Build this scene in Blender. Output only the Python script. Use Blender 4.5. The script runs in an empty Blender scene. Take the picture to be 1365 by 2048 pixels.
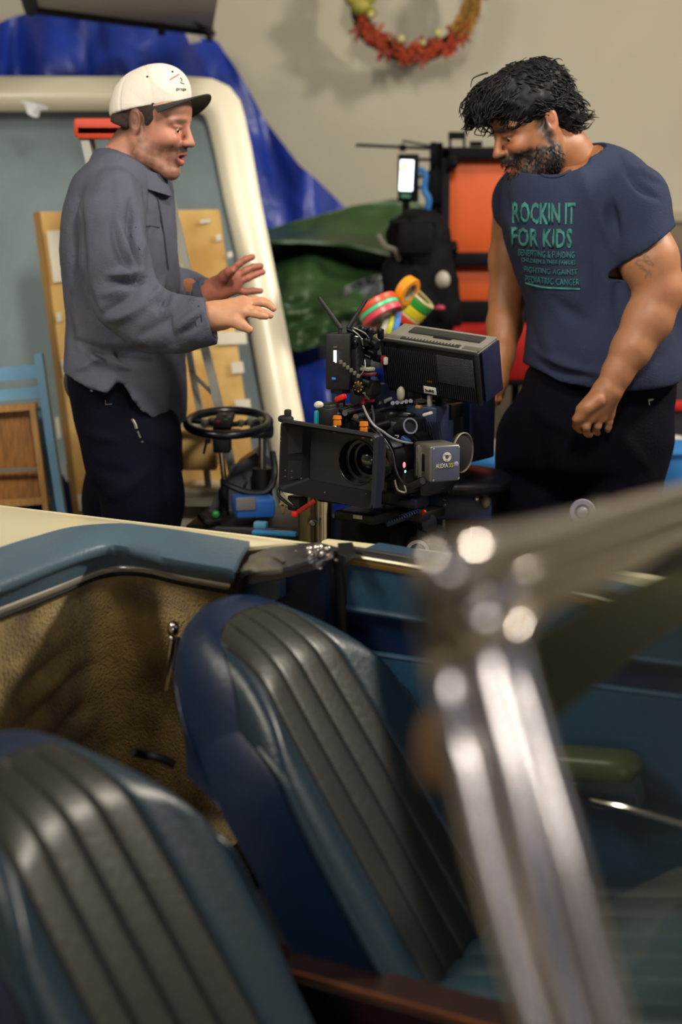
import bpy, bmesh, math, random
import numpy as np
from mathutils import Vector, Matrix, Euler, noise
from mathutils.bvhtree import BVHTree
random.seed(7); np.random.seed(7)
R_ = math.radians
scn = bpy.context.scene
COL = scn.collection

# ------------------------------------------------------------------ camera
CAM_H, PITCH, FPX = 1.39, R_(11), 2844.0
cam_d = bpy.data.cameras.new('camera'); cam = bpy.data.objects.new('camera', cam_d); COL.objects.link(cam)
cam.location = (0, 0, CAM_H); cam.rotation_euler = (R_(90) - PITCH, 0, 0)
cam_d.sensor_fit = 'VERTICAL'; cam_d.sensor_height = 36; cam_d.sensor_width = 24; cam_d.lens = 50
cam_d.clip_start = 0.05
cam_d.dof.use_dof = True; cam_d.dof.focus_distance = 2.78; cam_d.dof.aperture_fstop = 1.9
scn.camera = cam
# ------------------------------------------------------------------ world, lights, exposure
scn.view_settings.view_transform = 'Standard'; scn.view_settings.look = 'None'
scn.view_settings.gamma = 1.0; scn.view_settings.use_curve_mapping = False
scn.view_settings.exposure = 0.18
w = bpy.data.worlds.new('world'); scn.world = w; w.use_nodes = True
w.node_tree.nodes['Background'].inputs[0].default_value = (0.36, 0.37, 0.50, 1)
w.node_tree.nodes['Background'].inputs[1].default_value = 0.22
def area(name, loc, target, size, power, color, sy=None):
    l = bpy.data.lights.new(name, 'AREA'); l.energy = power; l.color = color; l.size = size
    if sy: l.shape = 'RECTANGLE'; l.size_y = sy
    o = bpy.data.objects.new(name, l); COL.objects.link(o); o.location = loc
    o.rotation_euler = (Vector(target) - Vector(loc)).to_track_quat('-Z', 'Y').to_euler()
    return o
area('key_lamp', (2.45, 3.1, 2.98), (0.0, 3.0, 1.1), 0.34, 76, (1.0, 0.91, 0.76))
area('ceiling_lamp', (-1.9, 1.2, 3.0), (-0.3, 3.4, 0.8), 0.4, 40, (1.0, 0.92, 0.78), 0.9)
area('front_lamp', (0.35, 0.9, 3.15), (0.0, 4.6, 1.25), 0.35, 15, (1.0, 0.93, 0.80), 0.7).data.spread = R_(66)
area('window_light', (3.2, 0.3, 1.7), (0.0, 3.0, 0.9), 0.9, 4.5, (0.80, 0.82, 1.0), 1.3)
area('chrome_band_light', (0.2, -1.9, 0.90), (0.1, 0.8, 1.05), 1.5, 13, (1.0, 0.95, 0.90), 0.28)  # added light behind the camera, makes white bands on the windscreen pillar
scn.cycles.max_bounces = 6; scn.cycles.use_denoising = True

# ------------------------------------------------------------------ helpers
def ray(px, py):
    a, b = (px - 682.5) / FPX, -(py - 1024) / FPX
    c, s = math.cos(PITCH), math.sin(PITCH)
    return Vector((a, c + b * s, -s + b * c))
def P(px, py, Y):                      # the point seen at a pixel, on the upright plane at distance Y
    d = ray(px, py); return Vector((0, 0, CAM_H)) + d * (Y / d.y)
def G(px, py, z):                      # the point seen at a pixel, on the level plane at height z
    d = ray(px, py); return Vector((0, 0, CAM_H)) + d * ((z - CAM_H) / d.z)
def lin(h):
    h = h.lstrip('#'); c = [int(h[i:i + 2], 16) / 255 for i in (0, 2, 4)]
    return tuple(x / 12.92 if x <= .04045 else ((x + .055) / 1.055) ** 2.4 for x in c) + (1,)
_M = {}
def M(name, hexc, rough=.6, metal=0., var=0., vs=8., bump=0., bs=60., hex2=None, coat=0., sheen=0., attr=False, emit=0., trans=0., stretch=None):
    if name in _M: return _M[name]
    m = bpy.data.materials.new(name); m.use_nodes = True; nt = m.node_tree; b = nt.nodes['Principled BSDF']
    b.inputs['Roughness'].default_value = rough; b.inputs['Metallic'].default_value = metal
    b.inputs['Base Color'].default_value = lin(hexc)
    if coat: b.inputs['Coat Weight'].default_value = coat; b.inputs['Coat Roughness'].default_value = .25
    if sheen: b.inputs['Sheen Weight'].default_value = sheen
    if trans: b.inputs['Transmission Weight'].default_value = trans
    if emit: b.inputs['Emission Color'].default_value = lin(hexc); b.inputs['Emission Strength'].default_value = emit
    tc = nt.nodes.new('ShaderNodeTexCoord'); src = tc.outputs['Object']
    if stretch:
        mp = nt.nodes.new('ShaderNodeMapping'); mp.inputs['Scale'].default_value = stretch
        nt.links.new(src, mp.inputs[0]); src = mp.outputs[0]
    base = None
    if attr:
        a = nt.nodes.new('ShaderNodeVertexColor'); a.layer_name = 'Col'; base = a.outputs[0]
        nt.links.new(base, b.inputs['Base Color'])
    if var or hex2:
        n = nt.nodes.new('ShaderNodeTexNoise'); n.inputs['Scale'].default_value = vs; n.inputs['Detail'].default_value = 5
        nt.links.new(src, n.inputs['Vector'])
        r = nt.nodes.new('ShaderNodeValToRGB'); r.color_ramp.elements[0].position = .38; r.color_ramp.elements[1].position = .64
        c1 = lin(hexc); c2 = lin(hex2) if hex2 else tuple(min(1, x * (1 + var)) for x in c1[:3]) + (1,)
        if not hex2: c1 = tuple(x * (1 - var) for x in c1[:3]) + (1,)
        if base:
            r.color_ramp.elements[0].color = (1 - var,) * 3 + (1,); r.color_ramp.elements[1].color = (1, 1, 1, 1)
            mx = nt.nodes.new('ShaderNodeMix'); mx.data_type = 'RGBA'; mx.blend_type = 'MULTIPLY'; mx.inputs[0].default_value = 1
            nt.links.new(base, mx.inputs[6]); nt.links.new(r.outputs[0], mx.inputs[7]); nt.links.new(n.outputs[0], r.inputs[0])
            nt.links.new(mx.outputs[2], b.inputs['Base Color'])
        else:
            r.color_ramp.elements[0].color = c1; r.color_ramp.elements[1].color = c2
            nt.links.new(n.outputs[0], r.inputs[0]); nt.links.new(r.outputs[0], b.inputs['Base Color'])
    if bump:
        n2 = nt.nodes.new('ShaderNodeTexNoise'); n2.inputs['Scale'].default_value = bs; n2.inputs['Detail'].default_value = 4
        nt.links.new(src, n2.inputs['Vector'])
        bp = nt.nodes.new('ShaderNodeBump'); bp.inputs['Strength'].default_value = bump; bp.inputs['Distance'].default_value = .01
        nt.links.new(n2.outputs[0], bp.inputs['Height']); nt.links.new(bp.outputs[0], b.inputs['Normal'])
    _M[name] = m; return m

def link(name, me, mat, parent=None, loc=None, smooth=False, auto=None):
    o = bpy.data.objects.new(name, me); COL.objects.link(o)
    if mat is not None: me.materials.append(mat)
    if smooth: me.polygons.foreach_set('use_smooth', [True] * len(me.polygons))
    if auto is not None:
        me.polygons.foreach_set('use_smooth', [True] * len(me.polygons)); me.set_sharp_from_angle(angle=R_(auto))
    if parent: o.parent = parent; o.matrix_parent_inverse = Matrix.Translation(parent.location).inverted() if parent.parent is None else Matrix.Identity(4)
    if parent and parent.parent is not None:
        o.matrix_parent_inverse = parent_world(parent).inverted()
    if loc is not None: o.location = loc
    return o
def parent_world(p):
    m = Matrix.LocRotScale(p.location, p.rotation_euler, p.scale)
    if p.parent: return parent_world(p.parent) @ p.matrix_parent_inverse @ m
    return m
def tag(o, label=None, cat=None, group=None, kind=None):
    if label: o['label'] = label
    if cat: o['category'] = cat
    if group: o['group'] = group
    if kind: o['kind'] = kind
    return o
def thing(name, label, cat, loc, group=None):
    o = bpy.data.objects.new(name, None); COL.objects.link(o); o.location = loc; o.empty_display_size = .05
    return tag(o, label, cat, group)

class MB:                               # collects shapes (world coordinates) into one mesh
    def __init__(s): s.v = []; s.f = []
    def add(s, vs, fs):
        n = len(s.v); s.v += [tuple(x) for x in vs]; s.f += [tuple(i + n for i in f) for f in fs]; return s
    def bm(s, bm, mat=None):
        bm.verts.index_update(); return s.add([(mat @ v.co if mat else v.co) for v in bm.verts], [[v.index for v in f.verts] for f in bm.faces])
    def box(s, c, size, rot=None, bev=0., seg=2):
        b = bmesh.new(); bmesh.ops.create_cube(b, size=1)
        bmesh.ops.scale(b, vec=size, verts=b.verts)
        if bev: bmesh.ops.bevel(b, geom=b.edges[:], offset=min(bev, min(size) * .45), segments=seg, affect='EDGES', profile=.5)
        m = Matrix.Translation(Vector(c)) @ (rot.to_4x4() if rot else Matrix.Identity(4))
        s.bm(b, m); b.free(); return s
    def tube(s, pts, r, n=10, closed=False, prof=None, up=None):
        pts = [Vector(p) for p in pts]; N = len(pts); rs = r if hasattr(r, '__len__') else [r] * N
        base = len(s.v); prev = None
        for i, p in enumerate(pts):
            if closed: t = pts[(i + 1) % N] - pts[i - 1]
            else: t = pts[min(i + 1, N - 1)] - pts[max(i - 1, 0)]
            t.normalize()
            if prev is None:
                a = Vector(up) if up else (Vector((0, 0, 1)) if abs(t.z) < .9 else Vector((1, 0, 0)))
            else: a = prev
            x = (a - t * a.dot(t)).normalized(); prev = x; y = t.cross(x)
            if prof: s.v += [tuple(p + (x * q[0] + y * q[1]) * rs[i]) for q in prof]
            else: s.v += [tuple(p + (x * math.cos(2 * math.pi * k / n) + y * math.sin(2 * math.pi * k / n)) * rs[i]) for k in range(n)]
        n = len(prof) if prof else n
        for i in range(N if closed else N - 1):
            j = (i + 1) % N
            for k in range(n):
                s.f.append((base + i * n + k, base + i * n + (k + 1) % n, base + j * n + (k + 1) % n, base + j * n + k))
        if not closed:
            s.f.append(tuple(base + k for k in range(n))[::-1]); s.f.append(tuple(base + (N - 1) * n + k for k in range(n)))
        return s
    def cyl(s, a, b, r, r2=None, n=20): return s.tube([a, b], [r, r if r2 is None else r2], n)
    def lathe(s, c, axis, prof, n=28, closed=False):   # prof: (radius, along axis)
        ax = Vector(axis).normalized(); a = Vector((0, 0, 1)) if abs(ax.z) < .9 else Vector((1, 0, 0))
        x = (a - ax * a.dot(ax)).normalized(); y = ax.cross(x); c = Vector(c); base = len(s.v); m = len(prof)
        for k in range(n):
            t = 2 * math.pi * k / n; d = x * math.cos(t) + y * math.sin(t)
            s.v += [tuple(c + d * p[0] + ax * p[1]) for p in prof]
        for k in range(n):
            k2 = (k + 1) % n
            for i in range(m if closed else m - 1):
                i2 = (i + 1) % m
                s.f.append((base + k * m + i, base + k2 * m + i, base + k2 * m + i2, base + k * m + i2))
        if not closed:
            s.f.append(tuple(base + k * m for k in range(n))[::-1]); s.f.append(tuple(base + k * m + m - 1 for k in range(n)))
        return s
    def ball(s, c, r, sub=2, rot=None):
        b = bmesh.new(); bmesh.ops.create_icosphere(b, subdivisions=sub, radius=1)
        rr = r if hasattr(r, '__len__') else (r, r, r)
        m = Matrix.Translation(Vector(c)) @ (rot.to_4x4() if rot else Matrix.Identity(4)) @ Matrix.Diagonal((*rr, 1))
        s.bm(b, m); b.free(); return s
    def grid(s, fn, nu, nv, thick=0., closed_u=False):  # fn(u,v)->point ; optional thickness makes it a closed sheet
        pts = [[Vector(fn(i / nu, j / nv)) for j in range(nv + 1)] for i in range(nu + 1)]
        base = len(s.v)
        for i in range(nu + 1): s.v += [tuple(p) for p in pts[i]]
        idx = lambda i, j: base + i * (nv + 1) + j
        for i in range(nu):
            for j in range(nv): s.f.append((idx(i, j), idx(i + 1, j), idx(i + 1, j + 1), idx(i, j + 1)))
        if thick:
            b2 = len(s.v)
            for i in range(nu + 1):
                for j in range(nv + 1):
                    du = pts[min(i + 1, nu)][j] - pts[max(i - 1, 0)][j]; dv = pts[i][min(j + 1, nv)] - pts[i][max(j - 1, 0)]
                    n = du.cross(dv); n = n.normalized() if n.length > 1e-9 else Vector((0, 1, 0))
                    s.v.append(tuple(pts[i][j] - n * thick))
            id2 = lambda i, j: b2 + i * (nv + 1) + j
            for i in range(nu):
                for j in range(nv): s.f.append((id2(i, j), id2(i, j + 1), id2(i + 1, j + 1), id2(i + 1, j)))
            for i in range(nu):
                s.f.append((idx(i, 0), id2(i, 0), id2(i + 1, 0), idx(i + 1, 0))); s.f.append((idx(i, nv), idx(i + 1, nv), id2(i + 1, nv), id2(i, nv)))
            for j in range(nv):
                s.f.append((idx(0, j), idx(0, j + 1), id2(0, j + 1), id2(0, j))); s.f.append((idx(nu, j), id2(nu, j), id2(nu, j + 1), idx(nu, j + 1)))
        return s
    def obj(s, name, mat, parent=None, auto=35, bev=0.):
        me = bpy.data.meshes.new(name); me.from_pydata(s.v, [], s.f); me.update()
        o = link(name, me, mat, parent, auto=auto)
        return o
def rz(a): return Matrix.Rotation(R_(a), 3, 'Z')
def curve_pts(pts, n=8, closed=False):     # Catmull-Rom through points
    pts = [Vector(p) for p in pts]; N = len(pts); out = []
    for i in range(N if closed else N - 1):
        p0 = pts[(i - 1) % N] if closed or i > 0 else pts[0]; p1 = pts[i]; p2 = pts[(i + 1) % N]
        p3 = pts[(i + 2) % N] if closed or i + 2 < N else pts[-1]
        for k in range(n):
            t = k / n; out.append(.5 * ((2 * p1) + (p2 - p0) * t + (2 * p0 - 5 * p1 + 4 * p2 - p3) * t * t + (3 * p1 - p0 - 3 * p2 + p3) * t ** 3))
    if not closed: out.append(pts[-1])
    return out
def text_mesh(txt, size, ext=.0006, off_=0.):
    c = bpy.data.curves.new('lettering', 'FONT'); c.body = txt; c.size = size; c.extrude = ext; c.offset = off_; c.align_x = 'LEFT'; c.resolution_u = 2
    o = bpy.data.objects.new('t', c); COL.objects.link(o); dg = bpy.context.evaluated_depsgraph_get()
    me = bpy.data.meshes.new_from_object(o.evaluated_get(dg)); bpy.data.objects.remove(o); return me
def text_on(name, txt, size, mat, parent, origin, xdir, ydir, width=None, off=.001):
    me = text_mesh(txt, size); me.materials.clear(); x = Vector(xdir).normalized(); y = Vector(ydir).normalized(); n = x.cross(y)
    xs = [v.co.x for v in me.vertices]; k = width / (max(xs) - min(xs)) if width else 1; x0 = min(xs)
    for v in me.vertices: v.co = Vector(origin) + x * (v.co.x - x0) * k + y * v.co.y + n * (v.co.z + off)
    return link(name, me, mat, parent)

# ---- signed distance field modeller for bodies and cloth (numpy surface nets)
class SDF:
    def __init__(s, lo, hi, vox):
        s.lo = np.array(lo, np.float32); s.vox = vox; s.n = np.ceil((np.array(hi) - s.lo) / vox).astype(int) + 1
        s.g = np.full(s.n, .08, np.float32)
    def _apply(s, a, b, fn, k, mode):
        i0 = np.clip(((a - s.lo) / s.vox).astype(int) - 1, 0, s.n); i1 = np.clip(((b - s.lo) / s.vox).astype(int) + 2, 0, s.n)
        if (i1 <= i0).any(): return
        ax = [(s.lo[q] + np.arange(i0[q], i1[q]) * s.vox).astype(np.float32) for q in range(3)]
        X, Y, Z = np.meshgrid(*ax, indexing='ij', sparse=True); d = fn(X, Y, Z)
        sl = tuple(slice(i0[q], i1[q]) for q in range(3)); o = s.g[sl]
        if mode == 'add':
            h = np.maximum(k - np.abs(o - d), 0) / k; s.g[sl] = np.minimum(o, d) - h * h * k * .25
        else:
            d = -d; h = np.maximum(k - np.abs(o - d), 0) / k; s.g[sl] = np.maximum(o, d) + h * h * k * .25
    def cone(s, a, b, r1, r2, k=.01, mode='add'):
        a = np.array(a, float); b = np.array(b, float); m = max(r1, r2) + k + .03; ba = b - a; L2 = max(ba @ ba, 1e-9)
        def fn(X, Y, Z):
            h = np.clip(((X - a[0]) * ba[0] + (Y - a[1]) * ba[1] + (Z - a[2]) * ba[2]) / L2, 0, 1)
            return np.sqrt((X - a[0] - ba[0] * h) ** 2 + (Y - a[1] - ba[1] * h) ** 2 + (Z - a[2] - ba[2] * h) ** 2) - (r1 + (r2 - r1) * h)
        s._apply(np.minimum(a, b) - m, np.maximum(a, b) + m, fn, k, mode); return s
    def chain(s, pts, rs, k=.01):
        for i in range(len(pts) - 1): s.cone(pts[i], pts[i + 1], rs[i], rs[i + 1], k)
        return s
    def ell(s, c, r, rot=None, k=.01, mode='add'):
        c = np.array(c, float); r = np.array(r, float); m = r.max() + k + .03
        Rm = np.array(rot.transposed() if rot is not None else Matrix.Identity(3))
        def fn(X, Y, Z):
            x, y, z = X - c[0], Y - c[1], Z - c[2]
            u = [(Rm[q][0] * x + Rm[q][1] * y + Rm[q][2] * z) for q in range(3)]
            k0 = np.sqrt(sum((u[q] / r[q]) ** 2 for q in range(3))); k1 = np.sqrt(sum((u[q] / r[q] ** 2) ** 2 for q in range(3))) + 1e-6
            return (k0 * (k0 - 1) / k1).astype(np.float32)
        s._apply(c - m, c + m, fn, k, mode); return s
    def stack(s, rows, ang, k=.01, mode='add', cap=.02, p=2.0):
        """rows: (z, cx, cy, a along facing, b across), sorted by z; ang = facing angle"""
        rows = sorted(rows); A = np.array(rows, float); ca, sa = math.cos(ang), math.sin(ang); m = A[:, 3:].max() + k + .03
        lo = np.array([A[:, 1].min() - m, A[:, 2].min() - m, A[0, 0] - .04]); hi = np.array([A[:, 1].max() + m, A[:, 2].max() + m, A[-1, 0] + .04])
        def fn(X, Y, Z):
            z = Z.ravel(); f = lambda c: _smooth_interp(z, A[:, 0], A[:, c]).reshape(1, 1, -1)
            cx, cy, a, b = f(1), f(2), f(3), f(4); x, y = X - cx, Y - cy
            u, v = np.abs(x * ca + y * sa) / a, np.abs(-x * sa + y * ca) / b
            d = ((u ** p + v ** p) ** (1 / p) - 1) * np.minimum(a, b)
            e = np.maximum(Z - A[-1, 0], A[0, 0] - Z)
            return np.maximum(d, e).astype(np.float32) if cap <= 0 else (np.maximum(d, e) + np.maximum(cap - np.abs(d - e), 0) ** 2 / cap * .25).astype(np.float32)
        s._apply(lo, hi, fn, k, mode); return s
    def cut(s, fn):                         # keep where fn(X,Y,Z) <= 0
        ax = [(s.lo[q] + np.arange(s.n[q]) * s.vox).astype(np.float32) for q in range(3)]
        X, Y, Z = np.meshgrid(*ax, indexing='ij', sparse=True); s.g = np.maximum(s.g, fn(X, Y, Z).astype(np.float32)); return s
    def mesh(s):
        g = s.g.copy(); g[0] = g[-1] = .05; g[:, 0] = g[:, -1] = .05; g[:, :, 0] = g[:, :, -1] = .05
        sg = g < 0; nx, ny, nz = g.shape
        cnt = np.zeros((nx - 1, ny - 1, nz - 1), np.int8)
        cor = [(i, j, k) for i in (0, 1) for j in (0, 1) for k in (0, 1)]
        for i, j, k in cor: cnt += sg[i:nx - 1 + i, j:ny - 1 + j, k:nz - 1 + k]
        act = (cnt > 0) & (cnt < 8); I = np.argwhere(act); vid = np.full(act.shape, -1, np.int32); vid[act] = np.arange(len(I))
        vals = {c: g[I[:, 0] + c[0], I[:, 1] + c[1], I[:, 2] + c[2]] for c in cor}
        acc = np.zeros((len(I), 3)); num = np.zeros(len(I))
        for c in cor:
            for q in range(3):
                if c[q] == 0:
                    c2 = list(c); c2[q] = 1; c2 = tuple(c2); a, b = vals[c], vals[c2]; mk = (a < 0) != (b < 0)
                    t = np.where(mk, a / np.where(mk, a - b, 1), 0); pos = np.zeros((len(I), 3)); pos += c; pos[:, q] += t
                    acc += pos * mk[:, None]; num += mk
        V = s.lo + (I + acc / num[:, None]) * s.vox; F = []
        for q in range(3):
            u, v = (q + 1) % 3, (q + 2) % 3; sl0 = [slice(None)] * 3; sl1 = [slice(None)] * 3; sl0[q] = slice(0, -1); sl1[q] = slice(1, None)
            a, b = sg[tuple(sl0)], sg[tuple(sl1)]
            for flip, mk in ((0, a & ~b), (1, ~a & b)):
                E_ = np.argwhere(mk); E_ = E_[(E_[:, u] > 0) & (E_[:, v] > 0)]
                if not len(E_): continue
                def cell(du, dv):
                    e = E_.copy(); e[:, u] -= du; e[:, v] -= dv; e = np.minimum(e, np.array(act.shape) - 1); return vid[e[:, 0], e[:, 1], e[:, 2]]
                q4 = [cell(1, 1), cell(0, 1), cell(0, 0), cell(1, 0)]
                if flip: q4 = q4[::-1]
                F.append(np.stack(q4, 1))
        F = np.concatenate(F); F = F[(F >= 0).all(1)]
        return V, F
def _smooth_interp(x, xp, fp):
    # monotone-ish cubic (Catmull-Rom tangents)
    x = np.clip(x, xp[0], xp[-1]); i = np.clip(np.searchsorted(xp, x) - 1, 0, len(xp) - 2); h = xp[i + 1] - xp[i]; t = (x - xp[i]) / h
    m = np.gradient(fp, xp); return ((2 * t**3 - 3 * t**2 + 1) * fp[i] + (t**3 - 2 * t**2 + t) * h * m[i] + (-2 * t**3 + 3 * t**2) * fp[i + 1] + (t**3 - t**2) * h * m[i + 1])
def vnormals(V, F):
    n = np.cross(V[F[:, 2]] - V[F[:, 0]], V[F[:, 3]] - V[F[:, 1]]); N = np.zeros_like(V)
    for q in range(4): np.add.at(N, F[:, q], n)
    return N / (np.linalg.norm(N, axis=1, keepdims=True) + 1e-12)
def relax(V, F, it=2, f=.5):
    for _ in range(it):
        S = np.zeros_like(V); c = np.zeros(len(V))
        for a in range(4):
            for b in ((a + 1) % 4, (a - 1) % 4): np.add.at(S, F[:, a], V[F[:, b]]); np.add.at(c, F[:, a], 1)
        V = V + f * (S / c[:, None] - V)
    return V
def np_mesh(name, V, F, cols=None):
    me = bpy.data.meshes.new(name); me.vertices.add(len(V)); me.vertices.foreach_set('co', V.astype(np.float32).ravel())
    me.loops.add(F.size); me.loops.foreach_set('vertex_index', F.astype(np.int32).ravel()); me.polygons.add(len(F))
    me.polygons.foreach_set('loop_start', np.arange(0, F.size, 4, dtype=np.int32)); me.polygons.foreach_set('loop_total', np.full(len(F), 4, np.int32))
    me.update(calc_edges=True); me.validate()
    if cols is not None:
        a = me.color_attributes.new('Col', 'FLOAT_COLOR', 'POINT'); c = np.ones((len(V), 4), np.float32); c[:, :3] = cols; a.data.foreach_set('color', c.ravel())
    return me
_cp, _sp = math.cos(PITCH), math.sin(PITCH)
def to_px(V):                           # where a point stands in the picture plane's measure
    x, y, z = V[:, 0], V[:, 1], V[:, 2] - CAM_H; d = y * _cp - z * _sp; u = y * _sp + z * _cp
    return 682.5 + FPX * x / d, 1024 - FPX * u / d
def folds(V, F, lst, side=1):
    """cloth folds: (x0,y0,x1,y1,width,height) drawn as ridges (+) or creases (-) on the side of the cloth that faces the room"""
    N = vnormals(V, F); X, Y = to_px(V); face = np.clip(-N[:, 1] * 1.6, 0, 1); D = np.zeros(len(V))
    for (x0, y0, x1, y1, wd, h) in lst:
        dx, dy = x1 - x0, y1 - y0; L2 = dx * dx + dy * dy; t = ((X - x0) * dx + (Y - y0) * dy) / L2; tc = np.clip(t, 0, 1)
        bow = np.sin(tc * math.pi) * .06 * math.sqrt(L2); L = math.sqrt(L2)
        ex = X - (x0 + dx * tc - dy / L * bow); ey = Y - (y0 + dy * tc + dx / L * bow); r2 = ex * ex + ey * ey
        taper = .25 + .75 * np.sin(np.clip(tc, .02, .98) * math.pi); D += h * taper * np.exp(-r2 / (2 * (wd * (.4 + .6 * taper)) ** 2))
    return V + N * (D * face)[:, None]
def nz(V, sc, seed=0.):
    out = np.zeros(len(V))
    for a, b, c, ph, am in ((1, .6, .2, .3, 1), (-.5, 1.1, .7, 1.9, .9), (.3, -.8, 1.2, 4.1, .8), (1.9, 1.3, -1.1, 2.2, .5), (-2.3, .7, 1.7, .7, .45), (3.1, -2.2, 2.9, 5., .25)):
        out += am * np.sin(sc * (a * V[:, 0] + b * V[:, 1] + c * V[:, 2]) + ph + seed * 1.7 + 1.3 * np.sin(sc * .5 * (V[:, 2] * b - V[:, 0] * c) + seed))
    return out / 3.9
# ================================================================== SETTING
def PL(px, py, Y0, k):                 # point on a leaning plane Y = Y0 + k*z
    d = ray(px, py); t = (Y0 + k * CAM_H) / (d.y - k * d.z); return Vector((0, 0, CAM_H)) + d * t
m_wall = M('wall_paint', 'aea898', .85, var=.03, vs=3, bump=.08, bs=120)
m_floor = M('concrete', '5a5652', .7, var=.12, vs=3, bump=.1, bs=40)
def slab(name, lo, hi, mat):
    c = [(a + b) / 2 for a, b in zip(lo, hi)]; s = [b - a for a, b in zip(lo, hi)]
    o = MB().box(c, s).obj(name, mat); tag(o, kind='structure'); return o
slab('floor', (-3, -1.0, -.1), (3.5, 5.3, 0), m_floor)
slab('wall_back', (-3, 5.3, -.1), (3.5, 5.4, 3.3), m_wall)
slab('wall_left', (-3.1, -1.0, -.1), (-3, 5.4, 3.3), m_wall)
slab('wall_right', (3.5, -1.0, -.1), (3.6, 5.4, 3.3), m_wall)
slab('ceiling', (-3.1, -1.0, 3.3), (3.6, 5.4, 3.4), M('ceiling_paint', 'b8b4a8', .9))
m_wains = M('wainscot_board', '6e6250', .7, var=.1, vs=12)
slab('trim_1', (.55, 5.27, .08), (3.5, 5.3, 1.44), m_wains)
slab('trim_2', (.55, 5.255, 1.44), (3.5, 5.3, 1.475), M('trim_paint', '9c927c', .6))
slab('baseboard_back', (-3, 5.27, 0), (3.5, 5.3, .1), M('trim_paint', '9c927c', .6))
# raised overhead door panel with its track, upper left
t = thing('overhead_door', 'beige overhead door panel raised flat above the blue tarpaulin, dark edge strip and brackets', 'garage door', (-1.2, 4.2, 2.04))
A, B, Cc, D = [G(x, y, 2.04) for x, y in ((62, 14), (425, 62), (455, -110), (30, -110))]
up = Vector((0, 0, .045)); mb = MB(); mb.add([A, B, Cc, D, A + up, B + up, Cc + up, D + up], [(3, 2, 1, 0), (4, 5, 6, 7), (0, 1, 5, 4), (1, 2, 6, 5), (2, 3, 7, 6), (3, 0, 4, 7)])
mb.obj('door_panel', M('door_paint', 'c0b8a4', .6, var=.04, bump=.05), t)
m_blk = M('black_plastic', '06060c', .5, bump=.05, bs=200); m_dk = M('dull_black', '030308', .7); m_dk.node_tree.nodes['Principled BSDF'].inputs['Specular IOR Level'].default_value = .15
m_edge = M('dark_rubber', '16151c', .7)
MB().tube([A - up * .15, B - up * .15], .012, 8).obj('edge_seal', m_edge, t)
MB().tube([A - up * .1, A + (D - A) * .9 - up * .1], .022, 8).obj('track', m_edge, t)
MB().tube([B - up * .2, B + Vector((-.06, -.28, .02)), B + Vector((-.16, -.33, .05))], .012, 8).obj('track', m_edge, t)
for q in (.70, .985):
    c = A + (B - A) * q
    MB().box(c + Vector((0, -.015, -.01)), (.024, .02, .05), bev=.004).box(c + Vector((0, -.03, .02)), (.014, .03, .03), bev=.003).obj('bracket', m_edge, t)

# ---- blue tarpaulin
m_blue = M('blue_tarp', '1a3290', .38, var=.22, vs=5, bump=.5, bs=22)
tx = [-90, -20, 15, 60, 130, 240, 380, 430, 470, 520, 600, 690, 740, 800]; ty = [190, 55, 26, 20, 30, 46, 68, 78, 132, 225, 332, 415, 560, 640]
def blue_fn(u, v):
    px = -90 + 890 * u; y0 = float(np.interp(px, tx, ty)); z0 = P(px, y0, 5.1).z
    z = z0 * (1 - v); Y = 5.1 - .38 * v + .045 * math.sin(px * .018 + 2.2 * v) + .03 * math.sin(px * .047 - 5 * v + 1) + .02 * math.sin(px * .026 - v * 9 + 2)
    Y += .07 * noise.noise(Vector((px * .01 + v * 3, v * 6, 0))) + .03 * noise.noise(Vector((px * .028 - v * 5, v * 13, 3)))
    x = P(px, y0, 5.1).x * (1 - .05 * v) - .0 * v
    if px > 540: Y -= .56 * min(1, (px - 540) / 70) * max(0, min(1, (1.22 - z) / .25)) ** 1.5
    return (x, Y - .05 * min(1, v * 12), z)
o = MB().grid(blue_fn, 110, 90, .004).obj('blue_tarpaulin', m_blue, auto=60)
tag(o, 'large crumpled blue tarpaulin draped up against the wall behind the upturned roof', 'tarpaulin')
o = MB().grid(lambda u, v: P(366 + 24 * u + 14 * v, 52 + 36 * v - 5 * u, 4.93 + .01 * math.sin(v * 5)), 4, 8, .003).obj('tape_strip', M('white_tape', 'b8b4b0', .6))
tag(o, 'short crooked strip of white tape at the top edge of the blue tarpaulin', 'tape')
# ---- green tarpaulin
m_green = M('green_tarp', '304c2a', .42, var=.2, vs=5, bump=.4, bs=20)
gx = [500, 530, 600, 700, 790, 830, 880, 930]; g_top = [475, 462, 440, 414, 397, 402, 430, 470]; g_fold = [486, 484, 484, 490, 512, 525, 545, 560]; g_bot = [700, 690, 705, 668, 628, 590, 600, 620]
def green_fn(u, v):
    px = 500 + 372 * u; a, b, c = (float(np.interp(px, gx, q)) for q in (g_top, g_fold, g_bot))
    w = .04 * noise.noise(Vector((px * .012, v * 6, 9))) + .02 * noise.noise(Vector((px * .03, v * 14, 5)))
    if v < .36: s = v / .36; return P(px, a + (b - a) * s ** .9, 4.85 - .32 * s ** 1.6 + w * math.sin(s * 3.1))
    if v < .48: s = (v - .36) / .12; return P(px, b + 26 * s * (1 - .4 * math.cos(px * .03)) - 6 * math.sin(s * 3.14), 4.53 + .24 * s)
    s = (v - .48) / .52; y1 = b + 26 * (1 - .4 * math.cos(px * .03))
    return P(px, y1 + (c - y1) * s, 4.77 - .42 * math.sin(s * 1.9) ** .7 + w * 1.6 + .03 * math.sin((px * .6 + s * 160) * .045))
o = MB().grid(green_fn, 90, 110, .004).obj('green_tarpaulin', m_green, auto=60)
tag(o, 'dark green tarpaulin heaped in deep folds between the cream roof and the black gear', 'tarpaulin')
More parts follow.
